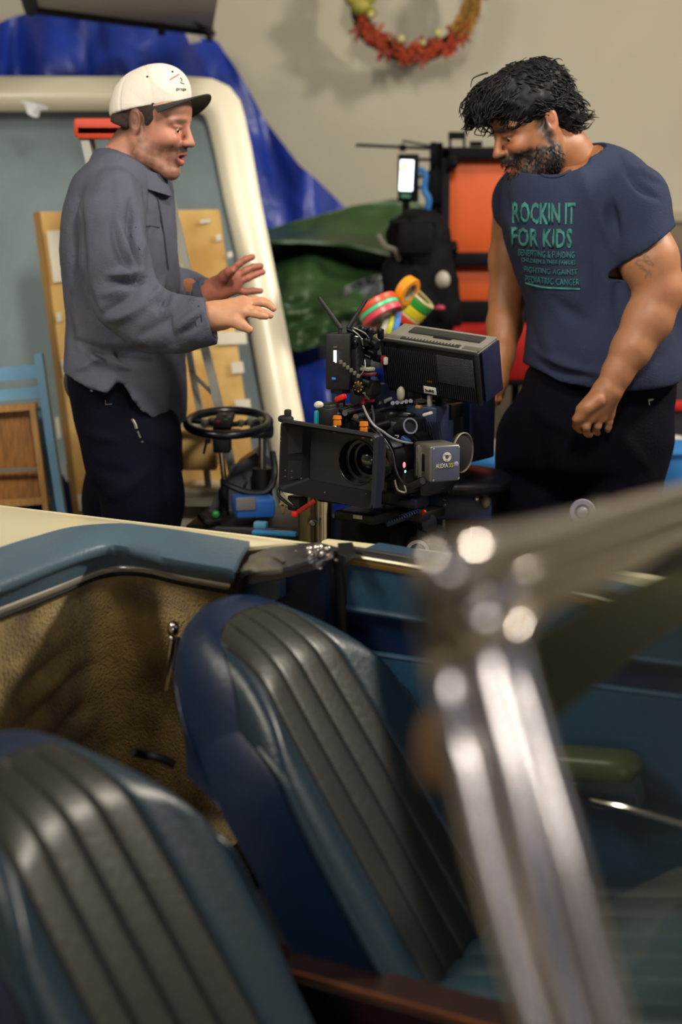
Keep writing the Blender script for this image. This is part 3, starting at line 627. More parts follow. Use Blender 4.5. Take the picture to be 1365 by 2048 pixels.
# carpeted inner walls below the chrome strip
def wall_fn(u, v):
    f = u * NS; i = min(int(f), NS - 1); p = chr_w[i].lerp(chr_w[i + 1], f - i); z = (p.z - .018) * (1 - v) + .30 * v
    o = .012 + .02 * math.sin(v * 3.1) + .004 * noise.noise(Vector((u * 20, v * 14, 0)))
    wr = 0 if not .45 < u < .75 else .006 * math.sin(v * 46 + u * 25) * math.sin((u - .45) / .3 * math.pi) * min(1, v * 3)
    c = chr_w[min(i + 1, NS)] - chr_w[max(i - 1, 0)]; n = Vector((-c.y, c.x, 0)).normalized(); return Vector((p.x, p.y, z)) + n * (o + wr)
MB().grid(wall_fn, 120, 70, .006).obj('carpet_panel', m_carpet, car, auto=70)
MB().box(CP(.72, -.62, .27), (1.9, 1.5, .04), Matrix.Rotation(-_a, 3, 'Z'), bev=.01).obj('floor_pan', M('dark_carpet', '141c2c', .95, bump=.5, bs=150), car)
MB().box(CP(.10, -.62, .335), (.34, 1.4, .09), Matrix.Rotation(-_a, 3, 'Z'), bev=.02).obj('rear_shelf', m_carpet, car)
MB().tube(curve_pts([VL(266, 1503, -.30), VL(290, 1510, -.28), VL(320, 1516, -.27), VL(350, 1530, -.26)], 6), .007, 8).obj('lap_strap', m_blk, car)
# quarter window crank on the carpeted wall
cr = MB().tube(curve_pts([VL(347, 1256, -.035), VL(345, 1285, -.05), VL(338, 1330, -.05), VL(330, 1378, -.04)], 6), [.0075 - .0001 * i for i in range(19)], 10).obj('window_crank', m_chr, car)
MB().ball(VL(347, 1258, -.055), (.011, .011, .015)).obj('crank_knob', m_chr, cr)
MB().tube(curve_pts([VL(357, 1275, -.02), VL(352, 1310, -.02), VL(350, 1340, -.02)], 5), .0035, 8).obj('crank_stem', m_rub, cr)
# end of the quarter panel and lock pillar
MB().tube([VL(478, 1150, .02), VL(470, 1185, .02), VL(473, 1260, .02), VL(476, 1400, .02)], .012, 10).obj('door_seal', m_rub, car)
def quadbox(name, pts, l0, l1, mat, parent=None, bev=0):
    a = [VL(x, y, l0) for x, y in pts]; b = [p + CL * (l1 - l0) for p in a]; n = len(pts)
    fs = [tuple(range(n)), tuple(range(2 * n - 1, n - 1, -1))] + [(i, i + n, (i + 1) % n + n, (i + 1) % n) for i in range(n)]
    return MB().add(a + b, fs).obj(name, mat, parent or car, auto=30)
quadbox('lock_pillar', [(484, 1160), (600, 1146), (652, 1130), (652, 1420), (480, 1440)], .07, .16, m_ld)
quadbox('pillar_face', [(486, 1168), (560, 1160), (560, 1195), (520, 1225), (505, 1420), (484, 1430)], .05, .075, m_pad)
MB().tube([VL(676, 1120, .09), VL(680, 1160, .09), VL(684, 1230, .09), VL(690, 1400, .09)], .008, 8).obj('door_seal', m_rub, car)
# lock plate with chrome catches
lp = quadbox('striker_plate', [(487, 1152), (630, 1126), (634, 1138), (560, 1158), (488, 1170)], .03, .14, M('dull_metal', '6c6a72', .35, .8), None)
def cyl_px(name, a, b, r, l, mat, parent, r2=None): return MB().cyl(VL(*a, l), VL(*b, l), r, r2, 12).obj(name, mat, parent)
def plate(name, pts, z, th, mat, parent):
    a = [G(x, y, z) for x, y in pts]; n = len(a); b = [p + UP * th for p in a]
    return MB().add(a + b, [tuple(range(n))[::-1], tuple(range(n, 2 * n))] + [(i, (i + 1) % n, (i + 1) % n + n, i + n) for i in range(n)]).obj(name, mat, parent)
plate('cover_plate', [(488, 1150), (580, 1140), (690, 1105), (640, 1092), (560, 1094), (500, 1118)], .862, .006, M('dull_metal', '6c6a72', .35, .8), lp)
cyl_px('chrome_bolt', (588, 1108), (612, 1127), .010, .08, m_chr, lp); cyl_px('chrome_bolt', (612, 1128), (672, 1112), .009, .07, m_chr, lp)
for x, y, r in ((636, 1098, .011), (624, 1108, .009), (645, 1108, .007), (634, 1120, .009), (655, 1098, .006), (618, 1098, .006), (640, 1136, .006)): MB().ball(VL(x, y, .06), r).obj('chrome_screw', m_chr, lp)
def flap_fn(u, v):
    x = 487 + 78 * u; y = 1146 - 32 * v * math.sin(.3 + 2.6 * u) ** .6 - 8 * u; return G(x, y, .872 + .008 * math.sin(u * 4 + 1) * math.sin(v * 3))
MB().grid(flap_fn, 16, 10, .006).obj('leather_flap', M('grey_leather', '5a5648', .6, var=.2, vs=20, bump=.3), car, auto=60)
plate('black_clip', [(676, 1100), (705, 1098), (712, 1116), (690, 1128), (676, 1122)], .868, .012, m_blk, car)
# ---- far door
DL = .10
m_dp = M('door_pad', '2b4a60', .42, var=.06, vs=5, bump=.1, bs=100); dr = quadbox('door', [(694, 1112), (870, 1142), (1500, 1252), (1500, 1346), (1280, 1318), (1000, 1268), (778, 1229), (694, 1216)], DL, DL + .12, m_dp)
tag(dr, 'blue padded far door')
quadbox('door_band', [(694, 1216), (778, 1229), (1000, 1268), (1280, 1318), (1500, 1346), (1500, 1412), (1187, 1372), (900, 1330), (694, 1300)], DL + .02, DL + .12, m_ld, dr)
quadbox('door_panel', [(694, 1300), (900, 1330), (1187, 1372), (1500, 1412), (1560, 1900), (900, 1850), (694, 1640)], DL + .006, DL + .12, M('door_teal', '27506e', .5, var=.08, vs=4, bump=.15, bs=90), dr)
MB().tube([VL(694, 1216, DL), VL(778, 1229, DL), VL(1000, 1268, DL), VL(1280, 1318, DL), VL(1500, 1346, DL)], .006, 8).obj('moulding', m_dp, dr)
MB().tube([VL(694, 1300, DL + .01), VL(900, 1330, DL + .01), VL(1187, 1372, DL + .01), VL(1500, 1412, DL + .01)], .006, 8).obj('moulding', M('door_teal', '27506e', .5), dr)
MB().tube([VL(696, 1112, DL), VL(870, 1141, DL), VL(1500, 1251, DL)], .005, 10).obj('chrome_sill', M('sill_metal', 'a49c88', .35, 1.), dr)
MB().tube([VL(700, 1106, DL + .03), VL(870, 1134, DL + .03), VL(1500, 1243, DL + .03)], .009, 8).obj('window_seal', m_rub, dr)
MB().tube([VL(705, 1101, DL + .06), VL(870, 1127, DL + .06), VL(1500, 1236, DL + .06)], .008, 8).obj('chrome_sill', M('dull_metal', '6c6a72', .35, .8), dr)
MB().grid(lambda u, v: VL(700 + 800 * u, 1118 + 138 * u + 8 * v, DL - .004 + .002 * v), 20, 2, .004).obj('sill_trim', M('ochre_trim', '7c5c24', .5), dr)
# armrest
s = SDF((0, 0, 0), (1, 1, 1), 1)
A0, A1 = VL(1010, 1512, .05), VL(1262, 1535, .05); ar = MB(); N_ = 14
pts = [A0.lerp(A1, i / N_) for i in range(N_ + 1)] + [A1 + (A1 - A0).normalized() * .015 + UP * .008]; rr = [.8, .95] + [1.0] * (N_ - 2) + [.9, .4]
prof = [(.022 * math.copysign(abs(math.cos(t)) ** .6, math.cos(t)), .034 * math.copysign(abs(math.sin(t)) ** .6, math.sin(t))) for t in [i * math.pi / 8 for i in range(16)]]
ar.tube(pts, rr, prof=prof, up=(0, 0, 1)); ar = ar.obj('armrest', M('leather_lit_olive', '565c40', .35, var=.08, vs=5), dr, auto=50)  # blue leather with the olive highlights of yellow light put into its colour
quadbox('armrest_support', [(1150, 1552), (1262, 1548), (1276, 1620), (1190, 1618), (1160, 1590)], .06, .1, m_pad, ar)
MB().tube(curve_pts([VL(1150, 1572, .07), VL(1162, 1590, .05), VL(1194, 1604, .03), VL(1260, 1618, .02), VL(1365, 1648, .02), VL(1470, 1680, .02)], 8), .0062, 10).obj('door_lever', m_chr, dr)
for y in (1190, 1212): MB().ball(VL(1362, y, .05), (.016, .008, .006)).obj('catch', m_chr, dr)
MB().box(VL(1350, 1200, .07), (.05, .02, .035), Matrix.Rotation(-_a, 3, 'Z'), bev=.006).obj('catch_plate', m_ld, dr)
# ---- seats
zt0, zb0 = .865, .33
zz = [.28, .33, .383, .465, .627, .69, .80, .87]; ff = [.80, .765, .728, .672, .572, .518, .438, .40]
_bf = np.polyfit(zz, ff, 3)
def back_f(z): return float(np.polyval(_bf, z))
def seat(l0, fo, lab, W=.46, dz=0., zt0=.83):
    lc = l0 + W / 2
    def top(u): return zt0 + dz - .022 * u * u - .10 * abs(u) ** 4
    def wid(t): return W / 2 * (1 - .10 * t ** 3 - .16 * t ** 14)
    def front(u, t, lift=0.):
        zt = top(u); z = zb0 + t * (zt - zb0); f = back_f(z)
        f += .020 * math.exp(-((abs(u) - .82) / .17) ** 2) * (1 - .4 * t) - .020 * (1 - u * u)
        f += .028; f -= .055 * max(0, (t - .86) / .14) ** 2.2 + .008 * max(0, (abs(u) - .88) / .12) ** 2 + (.02 + .09 * (1 - t)) * max(0, (u - .45) / .55) ** 2
        return CP(fo + f + lift, lc + wid(t) * u, z)
    # shell (sides and back), deep blue
    def shell_fn(u, v):       # u around from front-near edge over the back to front-far edge
        t = v; a = u
        if a < .25: q = a / .25; uu = -1.0 - .012 * math.sin(q * math.pi * .5); dp = q
        elif a > .75: q = (1 - a) / .25; uu = 1.0 + .012 * math.sin(q * math.pi * .5); dp = q
        else: uu = -1.012 + 2.024 * (a - .25) / .5; dp = 1
        au = min(1, abs(uu)); th = .105 + .06 * (1 - t) ** 1.3
        zf = zb0 + t * (top(au) - zb0); e8 = au ** 8
        ft = .020 * math.exp(-((au - .82) / .17) ** 2) * (1 - .4 * t) + .028 - .055 * max(0, (t - .86) / .14) ** 2.2 - .008 * max(0, (au - .88) / .12) ** 2 - .004 - (.02 + .09 * (1 - t)) * max(0, (min(1, uu) - .45) / .55) ** 2
        f = back_f(zf) + ft * (e8 if dp >= 1 else 1) - (.02 * (1 - e8) if dp >= 1 else 0)
        z = zf - t ** 3 * (.060 * dp ** 1.8 * au ** 2 + .02 * dp)
        return CP(fo + f - th * dp * (1 - .15 * au ** 4 * dp ** 3), lc + wid(t) * uu, z)
    sh = MB().grid(shell_fn, 64, 40); n0 = len(sh.v)
    # close top with a cap joining rim to front top edge
    def cap_fn(u, v):
        S_ = lambda q, w_: (shell_fn(.25, 1.0) if q < .5 else shell_fn(.75, 1.0)).lerp(shell_fn(0, 1.0) if q < .5 else shell_fn(1, 1.0), w_)
        f_ = front(-1 + 2 * u, 1.0, -.004); f_ = f_ + (1 - u) ** 4 * (shell_fn(0, 1.0) - front(-1, 1.0, -.004)) + u ** 4 * (shell_fn(1, 1.0) - front(1, 1.0, -.004))
        p = shell_fn(.25 + .5 * u, 1.0).lerp(f_, v)
        p += (1 - u) * (shell_fn(.25 * (1 - v), 1.0) - S_(0, v)) + u * (shell_fn(.75 + .25 * v, 1.0) - S_(1, v)); return p + UP * .010 * math.sin(v * math.pi) * math.sin(u * math.pi) ** .5
    sh.grid(cap_fn, 32, 6)
    root = sh.obj('bucket_seat', m_ld, car, auto=60); tag(root, lab)
    def strip(name, u0, u1, mat, bulge, nu=8, mb_th=.03, e0=1, e1=1):
        def fn(a, b):
            q = a * 2 - 1; q = math.copysign(abs(q) ** .7, q); u = u0 + (u1 - u0) * (q + 1) / 2; t = b
            e = abs(q) ** 14 * (e0 if q < 0 else e1); return front(u, t, bulge * (1 - q * q) - .007 * e - .004 * max(0, (t - .96) / .04) ** 2)
        o = MB().grid(fn, nu, 60, mb_th).obj(name, mat, root, auto=60); return o
    strip('side_bolster', -1.0, -.58, m_lb, .003, 20, e0=0); strip('side_bolster', .42, 1.0, m_lb, .003, 20, e1=0)
    for k in range(4):
        a = -.58 + .25 * k; strip('pleat', a, a + .25, m_lt, .0022, 16)
    for uu in (-.58, -.33, -.08, .17, .42): MB().tube([front(uu, t, .0) - CF * .004 for t in np.linspace(.02, .985, 50)], .0028, 6).obj('seam', m_rub, root)
    pp = [front(-1.0, t, .004) + CF * .004 for t in np.linspace(.02, .97, 50)]; MB().tube(pp, .0052, 8).obj('piping', m_lb, root)
    pp = [front(1.0, t, .004) + CF * .004 for t in np.linspace(.02, .97, 50)]; MB().tube(pp, .0052, 8).obj('piping', m_lb, root)
    # cushion
    def cush(u, s_, lift=0.):
        f = .72 + .52 * s_; z = .362 + .115 * s_ + .006 * math.exp(-((abs(u) - .82) / .16) ** 2) - .05 * max(0, (s_ - .88) / .12) ** 2 - .03 * max(0, (abs(u) - .9) / .1) ** 2 - .02 * max(0, 1 - s_ * 8) + lift
        return CP(fo + f, lc + W / 2 * 1.02 * u, z)
    MB().grid(lambda a, b: cush(1 - 2 * a, b, -.012), 30, 20, .09).obj('cushion_base', m_ld, root, auto=60)
    for u0, u1, nm, mt in [(-1, -.92, 'cushion_bolster', m_lb), (.70, 1, 'cushion_bolster', m_lb)] + [(-.92 + .27 * k, -.65 + .27 * k, 'cushion_pleat', M('leather_cushion', '2c4452', .45, var=.12, vs=6)) for k in range(6)]:
        MB().grid(lambda a, b, u0=u0, u1=u1: cush(u1 - (u1 - u0) * a, b, .012 * (1 - abs(2 * a - 1) ** 3)), 8, 26, .02).obj(nm, mt, root, auto=60)
    return root
seat(-.412, 0., 'far bucket seat', W=.485); seat(-.985, .02, 'near bucket seat', dz=-.03)
# seat side lever, console, belt
MB().tube(curve_pts([VL(497, 1832, -.50), VL(510, 1870, -.50), VL(528, 1935, -.49), VL(536, 1990, -.48)], 6), [.009] + [.005] * 18, 8).obj('lever_stem', m_rub, car)
MB().ball(VL(497, 1834, -.50), (.010, .010, .010)).obj('chrome_knob', m_chr, car)
A0, A1 = CP(.56, -.475, .44), CP(1.5, -.475, .44); cn = MB().tube([CP(.56, -.44, .40), CP(1.5, -.44, .40)], 1, prof=[(-.06, -.04), (.036, -.04), (.036, .04), (-.06, .04)], up=(0, 0, 1)).obj('console', M('console_wood', '2a1210', .4, var=.2, vs=12), car)
MB().tube([CP(.57, -.478, .445), CP(1.5, -.478, .445)], .005, 8).obj('console_edging', M('orange_wood', '6a3818', .4, var=.2, vs=20), cn)
MB().tube([VL(842, 1450, .15), VL(850, 1520, .14), VL(872, 1620, .13), VL(905, 1745, .12)], 1, prof=[(-.024, -.004), (.024, -.004), (.024, .004), (-.024, .004)], up=(1, 0, 0)).obj('seat_belt', m_blk, car)
for x, y in ((824, 1472), (816, 1532), (822, 1500)): MB().box(VL(x, y, .11), (.016, .01, .022), Matrix.Rotation(.4, 3, 'Y'), bev=.003).obj('belt_buckle', m_blk if y != 1532 else m_chr, car)
# ---- windscreen frame: three chrome ridges, glass, added reflection panel
WL, WFF = -1.22, 1.20
def wpath(pil, cor, hd, dl=0., df=0.):
    pts = [VL(x, y, WL + dl) for x, y in pil] + [VL(x, y, WL + dl + .012).lerp(VF(x, y, WFF + df), .5) for x, y in cor] + [VF(x, y, WFF + df) for x, y in hd]
    return curve_pts(pts, 8)
pa = wpath([(1130, 2200), (1040, 1938), (975, 1700), (930, 1500), (886, 1300)], [(872, 1165)], [(905, 1128), (1050, 1092), (1200, 1050), (1365, 1000), (1600, 925)])
pb = wpath([(1205, 2200), (1122, 1938), (1068, 1700), (1024, 1500), (976, 1300)], [(972, 1222)], [(1025, 1168), (1120, 1132), (1200, 1106), (1365, 1046), (1600, 962)])
pc = wpath([(1280, 2200), (1196, 1938), (1132, 1700), (1074, 1500), (1022, 1310)], [(1024, 1262)], [(1062, 1214), (1120, 1180), (1200, 1148), (1365, 1082), (1600, 990)])
fr = MB().tube(pa, .0135, 16).obj('windscreen_frame', m_chr, car, auto=60); tag(fr, 'chrome windscreen frame')
MB().tube(pb, .0140, 16).obj('inner_ridge', m_chr, fr, auto=60); MB().tube(pc, .0100, 14).obj('glass_channel', m_chr, fr, auto=60)
n = min(len(pa), len(pb), len(pc))
def web(P1, P2):
    def fn(u, v):
        f = u * (n - 1); i = min(int(f), n - 2); a = P1[i].lerp(P1[i + 1], f - i); b = P2[i].lerp(P2[i + 1], f - i); return a.lerp(b, v) + CL * .004
    return fn
MB().grid(web(pa, pb), n - 1, 1, .008).obj('frame_web', m_chr, fr, auto=60); MB().grid(web(pb, pc), n - 1, 1, .008).obj('frame_web', m_chr, fr, auto=60)
gm = M('screen_glass', 'dfe6e2', .02, trans=1.); gm.node_tree.nodes['Principled BSDF'].inputs['IOR'].default_value = 1.07
edge = [p for p in pc[::2]]; far = CP(1.24, .1, 1.15); lowr = CP(1.42, .1, .8)
mb = MB(); mbp = []
for p in edge: mbp.append(p + CL * .003)
# pane: fan strips between frame edge and the far bottom corner
cen = CP(1.50, .1, .45); hd_end = CP(1.20, .1, 1.165); bot = pc[0]
poly = [bot] + edge + [hd_end, cen]
_p0, _n = edge[3], (bot - edge[9]).cross(hd_end - edge[9]).normalized()
poly = [p - _n * (p - edge[9]).dot(_n) for p in poly]
mb.add([p for p in poly] + [p + CF * .004 for p in poly], [tuple(range(len(poly))), tuple(range(2 * len(poly) - 1, len(poly) - 1, -1))] + [(i, i + len(poly), (i + 1) % len(poly) + len(poly), (i + 1) % len(poly)) for i in range(len(poly))])
gl = mb.obj('windscreen_glass', gm, car, auto=30)
def outward(o):
    b = bmesh.new(); b.from_mesh(o.data); bmesh.ops.triangulate(b, faces=b.faces[:]); bmesh.ops.recalc_face_normals(b, faces=b.faces[:]); b.to_mesh(o.data); b.free(); o.data.polygons.foreach_set('use_smooth', [False] * len(o.data.polygons))
outward(gl)
vq = [(1034, 1296), (1200, 1205), (1420, 1112), (1420, 1205), (1240, 1335), (1098, 1448)]  # olive panel added to stand for a reflection in the windscreen glass
vm = M('olive_reflection', '6a6846', .25, trans=.80); vm.node_tree.nodes['Principled BSDF'].inputs['IOR'].default_value = 1.08; 
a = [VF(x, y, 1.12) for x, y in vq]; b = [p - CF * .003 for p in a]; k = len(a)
outward(MB().add(a + b, [tuple(range(k)), tuple(range(2 * k - 1, k - 1, -1))] + [(i, i + k, (i + 1) % k + k, (i + 1) % k) for i in range(k)]).obj('reflection_panel', vm, car, auto=30))
lt = MB().tube([VF(1150, 1062, 1.17), VF(1200, 1040, 1.17), VF(1262, 1032, 1.17)], [.010, .014, .010], 12).obj('roof_catch', M('catch_metal', 'a8a084', .35, .7), fr)
MB().ball(VF(1255, 1030, 1.19), (.0085, .0085, .011)).obj('catch_ball', m_chr, lt)
MB().ball(VL(868, 1500, WL + .01), (.011, .012, .026)).obj('tan_buffer', M('tan_rubber', '7a5a34', .6), fr)
# near body side and cowl, out of the picture
MB().box(CP(.55, -1.50, .50), (2.2, .05, .52), Matrix.Rotation(-_a, 3, 'Z'), bev=.02).obj('near_body_side', m_cream, car)
MB().box(CP(2.05, -.65, .58), (.5, 1.7, .26), Matrix.Rotation(-_a, 3, 'Z'), bev=.05).obj('cowl', m_cream, car)
for f_, l_ in ((-.35, .12), (-.35, -1.4), (1.95, .12), (1.95, -1.4)):
    wh = MB().lathe(CP(f_, l_ - .08, .30), CL, [(.30, 0), (.30, .16), (.2, .17), (.2, -.01)], 32).obj('wheel', m_rub, car)
# ================================================================== CINEMA CAMERA
KA = R_(36); KW = Vector((math.cos(KA), -math.sin(KA), 0)); KN = Vector((-math.sin(KA), -math.cos(KA), 0)); KR = Matrix.Rotation(-KA, 3, 'Z')
camt = thing('cinema_camera', 'black rigged cinema camera with wide matte box, cables, antennas and top monitor', 'camera', P(720, 1000, 2.9))
m_mb = M('matte_black', '101015', .6, bump=.06, bs=300); m_b2 = M('black_metal', '101016', .32, .5); m_nav = M('navy_black', '10162c', .45, bump=.05); m_stl = M('steel', 'a8a8ac', .25, 1.)
m_grey = M('grey_metal', '77736a', .38, .5); m_sil = M('silver_plastic', '8d8a80', .4, .3); m_org = M('orange_knob', 'd07818', .4); m_red = M('red_knob', 'c82018', .4); m_wht = M('white_label', 'c8c4b8', .5)
def kb(name, px, py, Y, size, mat, parent=None, rot=None, bev=.003):       # box turned with the camera, centre seen at px,py
    return MB().box(P(px, py, Y), size, (rot if rot is not None else KR), bev=bev).obj(name, mat, parent or camt)
def kc(name, a, b, r, mat, parent=None, r2=None, n=16): return MB().cyl(P(*a), P(*b), r, r2, n).obj(name, mat, parent or camt)
def cable(pts, r, mat, parent=None, name='cable'): return MB().tube(curve_pts([P(*p) for p in pts], 8), r, 8).obj(name, mat, parent or camt)
# matte box: flared open hood
KO = P(652, 928, 2.70); W2, H2 = .1135, .0715
_kr = R_(-3)
def K(u, v, d): return KO + KW * (u * math.cos(_kr) - v * math.sin(_kr)) + UP * (v * math.cos(_kr) + u * math.sin(_kr)) - KN * d
hood = MB()
def rr_loop(w_, h_, d, r=.008, n=4):
    out = []
    for cx, cy, a0 in ((w_ - r, h_ - r, 0), (-w_ + r, h_ - r, 90), (-w_ + r, -h_ + r, 180), (w_ - r, -h_ + r, 270)):
        for i in range(n + 1): a = R_(a0 + 90 * i / n); out.append(K(cx + r * math.cos(a), cy + r * math.sin(a), d))
    return out
loops = [rr_loop(W2 - .030, H2 - .020, .058, .006), rr_loop(W2 - .004, H2 - .004, -.001, .010), rr_loop(W2, H2, .0, .012), rr_loop(W2 + .001, H2 + .001, .012, .012), rr_loop(W2 - .024, H2 - .016, .066, .01), rr_loop(W2 - .026, H2 - .018, .075, .01)]
nl = len(loops[0]); vs = [p for l in loops for p in l]; fs = [(i * nl + j, (i + 1) * nl + j, (i + 1) * nl + (j + 1) % nl, i * nl + (j + 1) % nl) for i in range(len(loops) - 1) for j in range(nl)]
hd = hood.add(vs, fs).obj('matte_box', m_mb, camt, auto=30)
# back plate with the round opening, lens barrel steps, glass
bp = MB(); NN = 48; ring = [K(.032 + .043 * math.cos(2 * math.pi * i / NN), .001 + .043 * math.sin(2 * math.pi * i / NN), .060) for i in range(NN)]
def sq(i):
    a = 2 * math.pi * i / NN; c, s = math.cos(a), math.sin(a); k = 1 / max(abs(c), abs(s)); return K(.0 + (W2 - .029) * max(-1, min(1, c * k * 1)), (H2 - .020) * max(-1, min(1, s * k)), .060)
bp.add(ring + [sq(i) for i in range(NN)], [(i, (i + 1) % NN, NN + (i + 1) % NN, NN + i) for i in range(NN)]).obj('back_plate', M('plate_black', '17171b', .6, bump=.08, bs=300), hd, auto=30)
LC = K(.032, .001, .060); AX = -KN
ln = MB().lathe(LC, AX, [(.0445, -.002), (.0445, .004), (.043, .004), (.041, .018), (.036, .019), (.035, .034), (.031, .035), (.030, .05), (.030, .052)], 48)
lens = MB().lathe(LC, AX, [(.0455, -.001), (.043, -.0015), (.0425, .004), (.041, .020), (.0355, .021), (.0345, .038), (.030, .039), (.029, .055), (.047, .055)], 48, closed=True).obj('lens', M('lens_black', '0a0a0e', .3), camt)
MB().lathe(LC, AX, [(.0452, -.0016), (.0440, -.0022), (.0430, -.001)], 48, closed=True).obj('lens_ring', M('ring_grey', '4a4844', .3, .6), lens)
MB().ball(LC + AX * .050, (.029, .029, .029), 3).obj('front_element', M('lens_glass', '050510', .05, coat=1.), lens)
MB().lathe(LC + AX * .06, AX, [(.05, 0), (.052, .03), (.045, .031), (.045, .10), (.048, .101), (.048, .14)], 36).obj('lens_barrel', m_b2, lens)
# inner flag panels, screws and scratches
for (u, v, w_, h_) in ((-.101, .030, .018, .055), (-.101, -.030, .018, .040)):
    a = [K(u - w_ / 2 + .004, v + h_ / 2, .012), K(u + w_ / 2 + .002, v + h_ / 2 - .002, .040), K(u + w_ / 2 + .002, v - h_ / 2 + .003, .040), K(u - w_ / 2 + .004, v - h_ / 2, .012)]
    MB().add(a + [p + KW * .002 for p in a], [(0, 1, 2, 3), (7, 6, 5, 4), (0, 4, 5, 1), (1, 5, 6, 2), (2, 6, 7, 3), (3, 7, 4, 0)]).obj('side_flag', M('flag_black', '202024', .5), hd)
for (x, y) in ((571, 941), (584, 942), (571, 953), (584, 955), (562, 874), (562, 882)): MB().ball(P(x, y, 2.745), .0016, 1).obj('screw', m_grey, hd)
for (x, y) in ((603, 957), (733, 988), (650, 985)): MB().ball(P(x, y, 2.70), .002, 1).obj('screw', m_grey, hd)
kb('top_knob', 572, 838, 2.78, (.03, .02, .014), m_mb, hd, bev=.006); kb('top_knob', 576, 827, 2.78, (.012, .012, .016), m_mb, hd)
kb('frame_tab', 752, 878, 2.66, (.006, .03, .006), m_sil, hd)
MB().tube([K(W2 + .003, H2 - .004, .01), K(W2 + .003, -H2 + .004, .01)], 1, prof=[(-.003, -.010), (.003, -.010), (.003, .010), (-.003, .010)], up=KW).obj('side_flange', m_nav, hd)
cable([(560, 975, 2.78), (558, 990, 2.77), (572, 1004, 2.75), (592, 1018, 2.72)], .0035, m_blk, hd, 'bungee'); cable([(563, 985, 2.77), (575, 1000, 2.75), (588, 1014, 2.73)], .002, m_sil, hd, 'bungee')
mbq = MB()
for i in range(16): mbq.lathe(P(594 + i * 2.3, 1026 - i * 1.55, 2.72), (P(600, 1022, 2.72) - P(594, 1026, 2.72)), [(.004, 0), (.0055, .001), (.004, .002)], 10)
mbq.obj('red_spring', M('red_rubber', 'b83a28', .5), hd); kb('red_catch', 590, 1028, 2.71, (.014, .010, .012), m_red, hd, bev=.004)
kb('lower_bracket', 596, 1005, 2.78, (.03, .03, .03), m_blk, hd)
# camera body and everything bolted round it
kb('camera_body', 835, 905, 3.02, (.15, .20, .16), m_mb, bev=.01); kb('body_front', 785, 900, 2.9, (.12, .12, .14), m_blk, bev=.008)
g = kb('vented_side', 860, 850, 2.93, (.075, .07, .085), M('vent_navy', '1a2440', .45), bev=.004)
for i in range(11):
    MB().tube([P(826 + i * 5.2, 842 + i * .2, 2.878), P(832 + i * 5.2, 884 - i * .5, 2.878)], .0013, 5).obj('fin', m_blk, g)
kb('rear_block', 925, 850, 3.1, (.10, .12, .15), m_nav, bev=.006); 
for i in range(3): kb('rear_rib', 905 + i * 18, 850, 3.03, (.012, .02, .14), M('rib_navy', '18264a', .4), bev=.003)
MB().lathe(P(880, 862, 2.92), KW, [(.03, 0), (.036, .004), (.03, .008)], 32).obj('red_ring', m_red, camt)
MB().lathe(P(876, 862, 2.92), KW, [(.033, 0), (.040, .006), (.033, .012)], 32).obj('lens_mount', m_blk, camt)
# rods and top handle
for a, b in (((690, 826, 2.80), (770, 804, 3.0)), ((712, 834, 2.78), (800, 812, 3.0)), ((655, 812, 2.82), (672, 806, 2.86)), ((668, 832, 2.80), (692, 824, 2.85))): kc('rod', a, b, .006, m_stl)
for (x, y, Y, s_, m) in ((660, 836, 2.82, (.035, .05, .06), m_blk), (700, 818, 2.86, (.03, .04, .02), m_b2), (672, 822, 2.84, (.05, .03, .018), m_b2), (720, 850, 2.86, (.08, .06, .05), m_blk), (690, 850, 2.85, (.03, .04, .05), m_mb), (760, 840, 2.92, (.09, .08, .035), m_blk),
                     (740, 790, 2.95, (.07, .05, .05), m_nav), (790, 800, 2.98, (.07, .06, .06), m_nav), (820, 815, 2.96, (.08, .06, .03), m_b2), (860, 812, 2.98, (.05, .06, .03), m_blk), (805, 835, 2.90, (.05, .03, .02), m_b2), (770, 870, 2.88, (.06, .05, .04), m_blk),
                     (770, 930, 2.85, (.05, .06, .10), m_blk), (800, 960, 2.84, (.06, .05, .05), m_mb), (770, 985, 2.86, (.08, .07, .03), m_b2), (805, 1000, 2.88, (.10, .05, .02), m_nav), (730, 1030, 2.86, (.10, .08, .02), m_blk), (900, 820, 2.95, (.04, .05, .03), m_b2), (690, 980, 2.86, (.10, .06, .05), m_blk), (880, 800, 3.0, (.06, .05, .05), m_blk)):
    kb('rig_block', x, y, Y, s_, m, bev=.004)
kc('motor', (786, 862, 2.86), (818, 852, 2.80), .016, m_mb, n=24); MB().lathe(P(820, 852, 2.795), P(818, 852, 2.80) - P(786, 862, 2.86), [(.0165, 0), (.0165, .003), (.013, .003), (.013, 0)], 24, closed=True).obj('motor_rim', m_stl, camt)
kc('motor', (746, 856, 2.84), (780, 846, 2.84), .012, m_b2, n=20)
kb('blue_plug', 812, 880, 2.80, (.020, .012, .012), M('plug_blue', '2e4a80', .4), rot=KR @ Matrix.Rotation(.5, 3, 'Y'))
kb('teal_grip', 637, 838, 2.80, (.010, .02, .036), M('teal_plastic', '178a98', .4), bev=.004); MB().ball(P(638, 810, 2.80), (.010, .009, .008)).obj('white_knob', m_wht, camt); kb('mount_block', 655, 840, 2.80, (.030, .03, .05), m_blk)
for (x, y, Y, h_) in ((675, 846, 2.76, .020), (728, 860, 2.72, .022)):
    MB().lathe(P(x, y + 6, Y), UP, [(.004, -.01), (.005, 0), (.008, .002), (.008, .010), (.006, .012), (.009, .014), (.008, h_)], 12).obj('orange_clamp', m_org, camt)
MB().lathe(P(672, 858, 2.76), KN, [(.004, 0), (.008, .002), (.008, .005), (.004, .007)], 14).obj('brass_knob', M('brass', 'a89468', .3, .8), camt)
MB().ball(P(760, 942, 2.72), (.007, .006, .007)).obj('brass_knob', M('brass', 'a89468', .3, .8), camt)
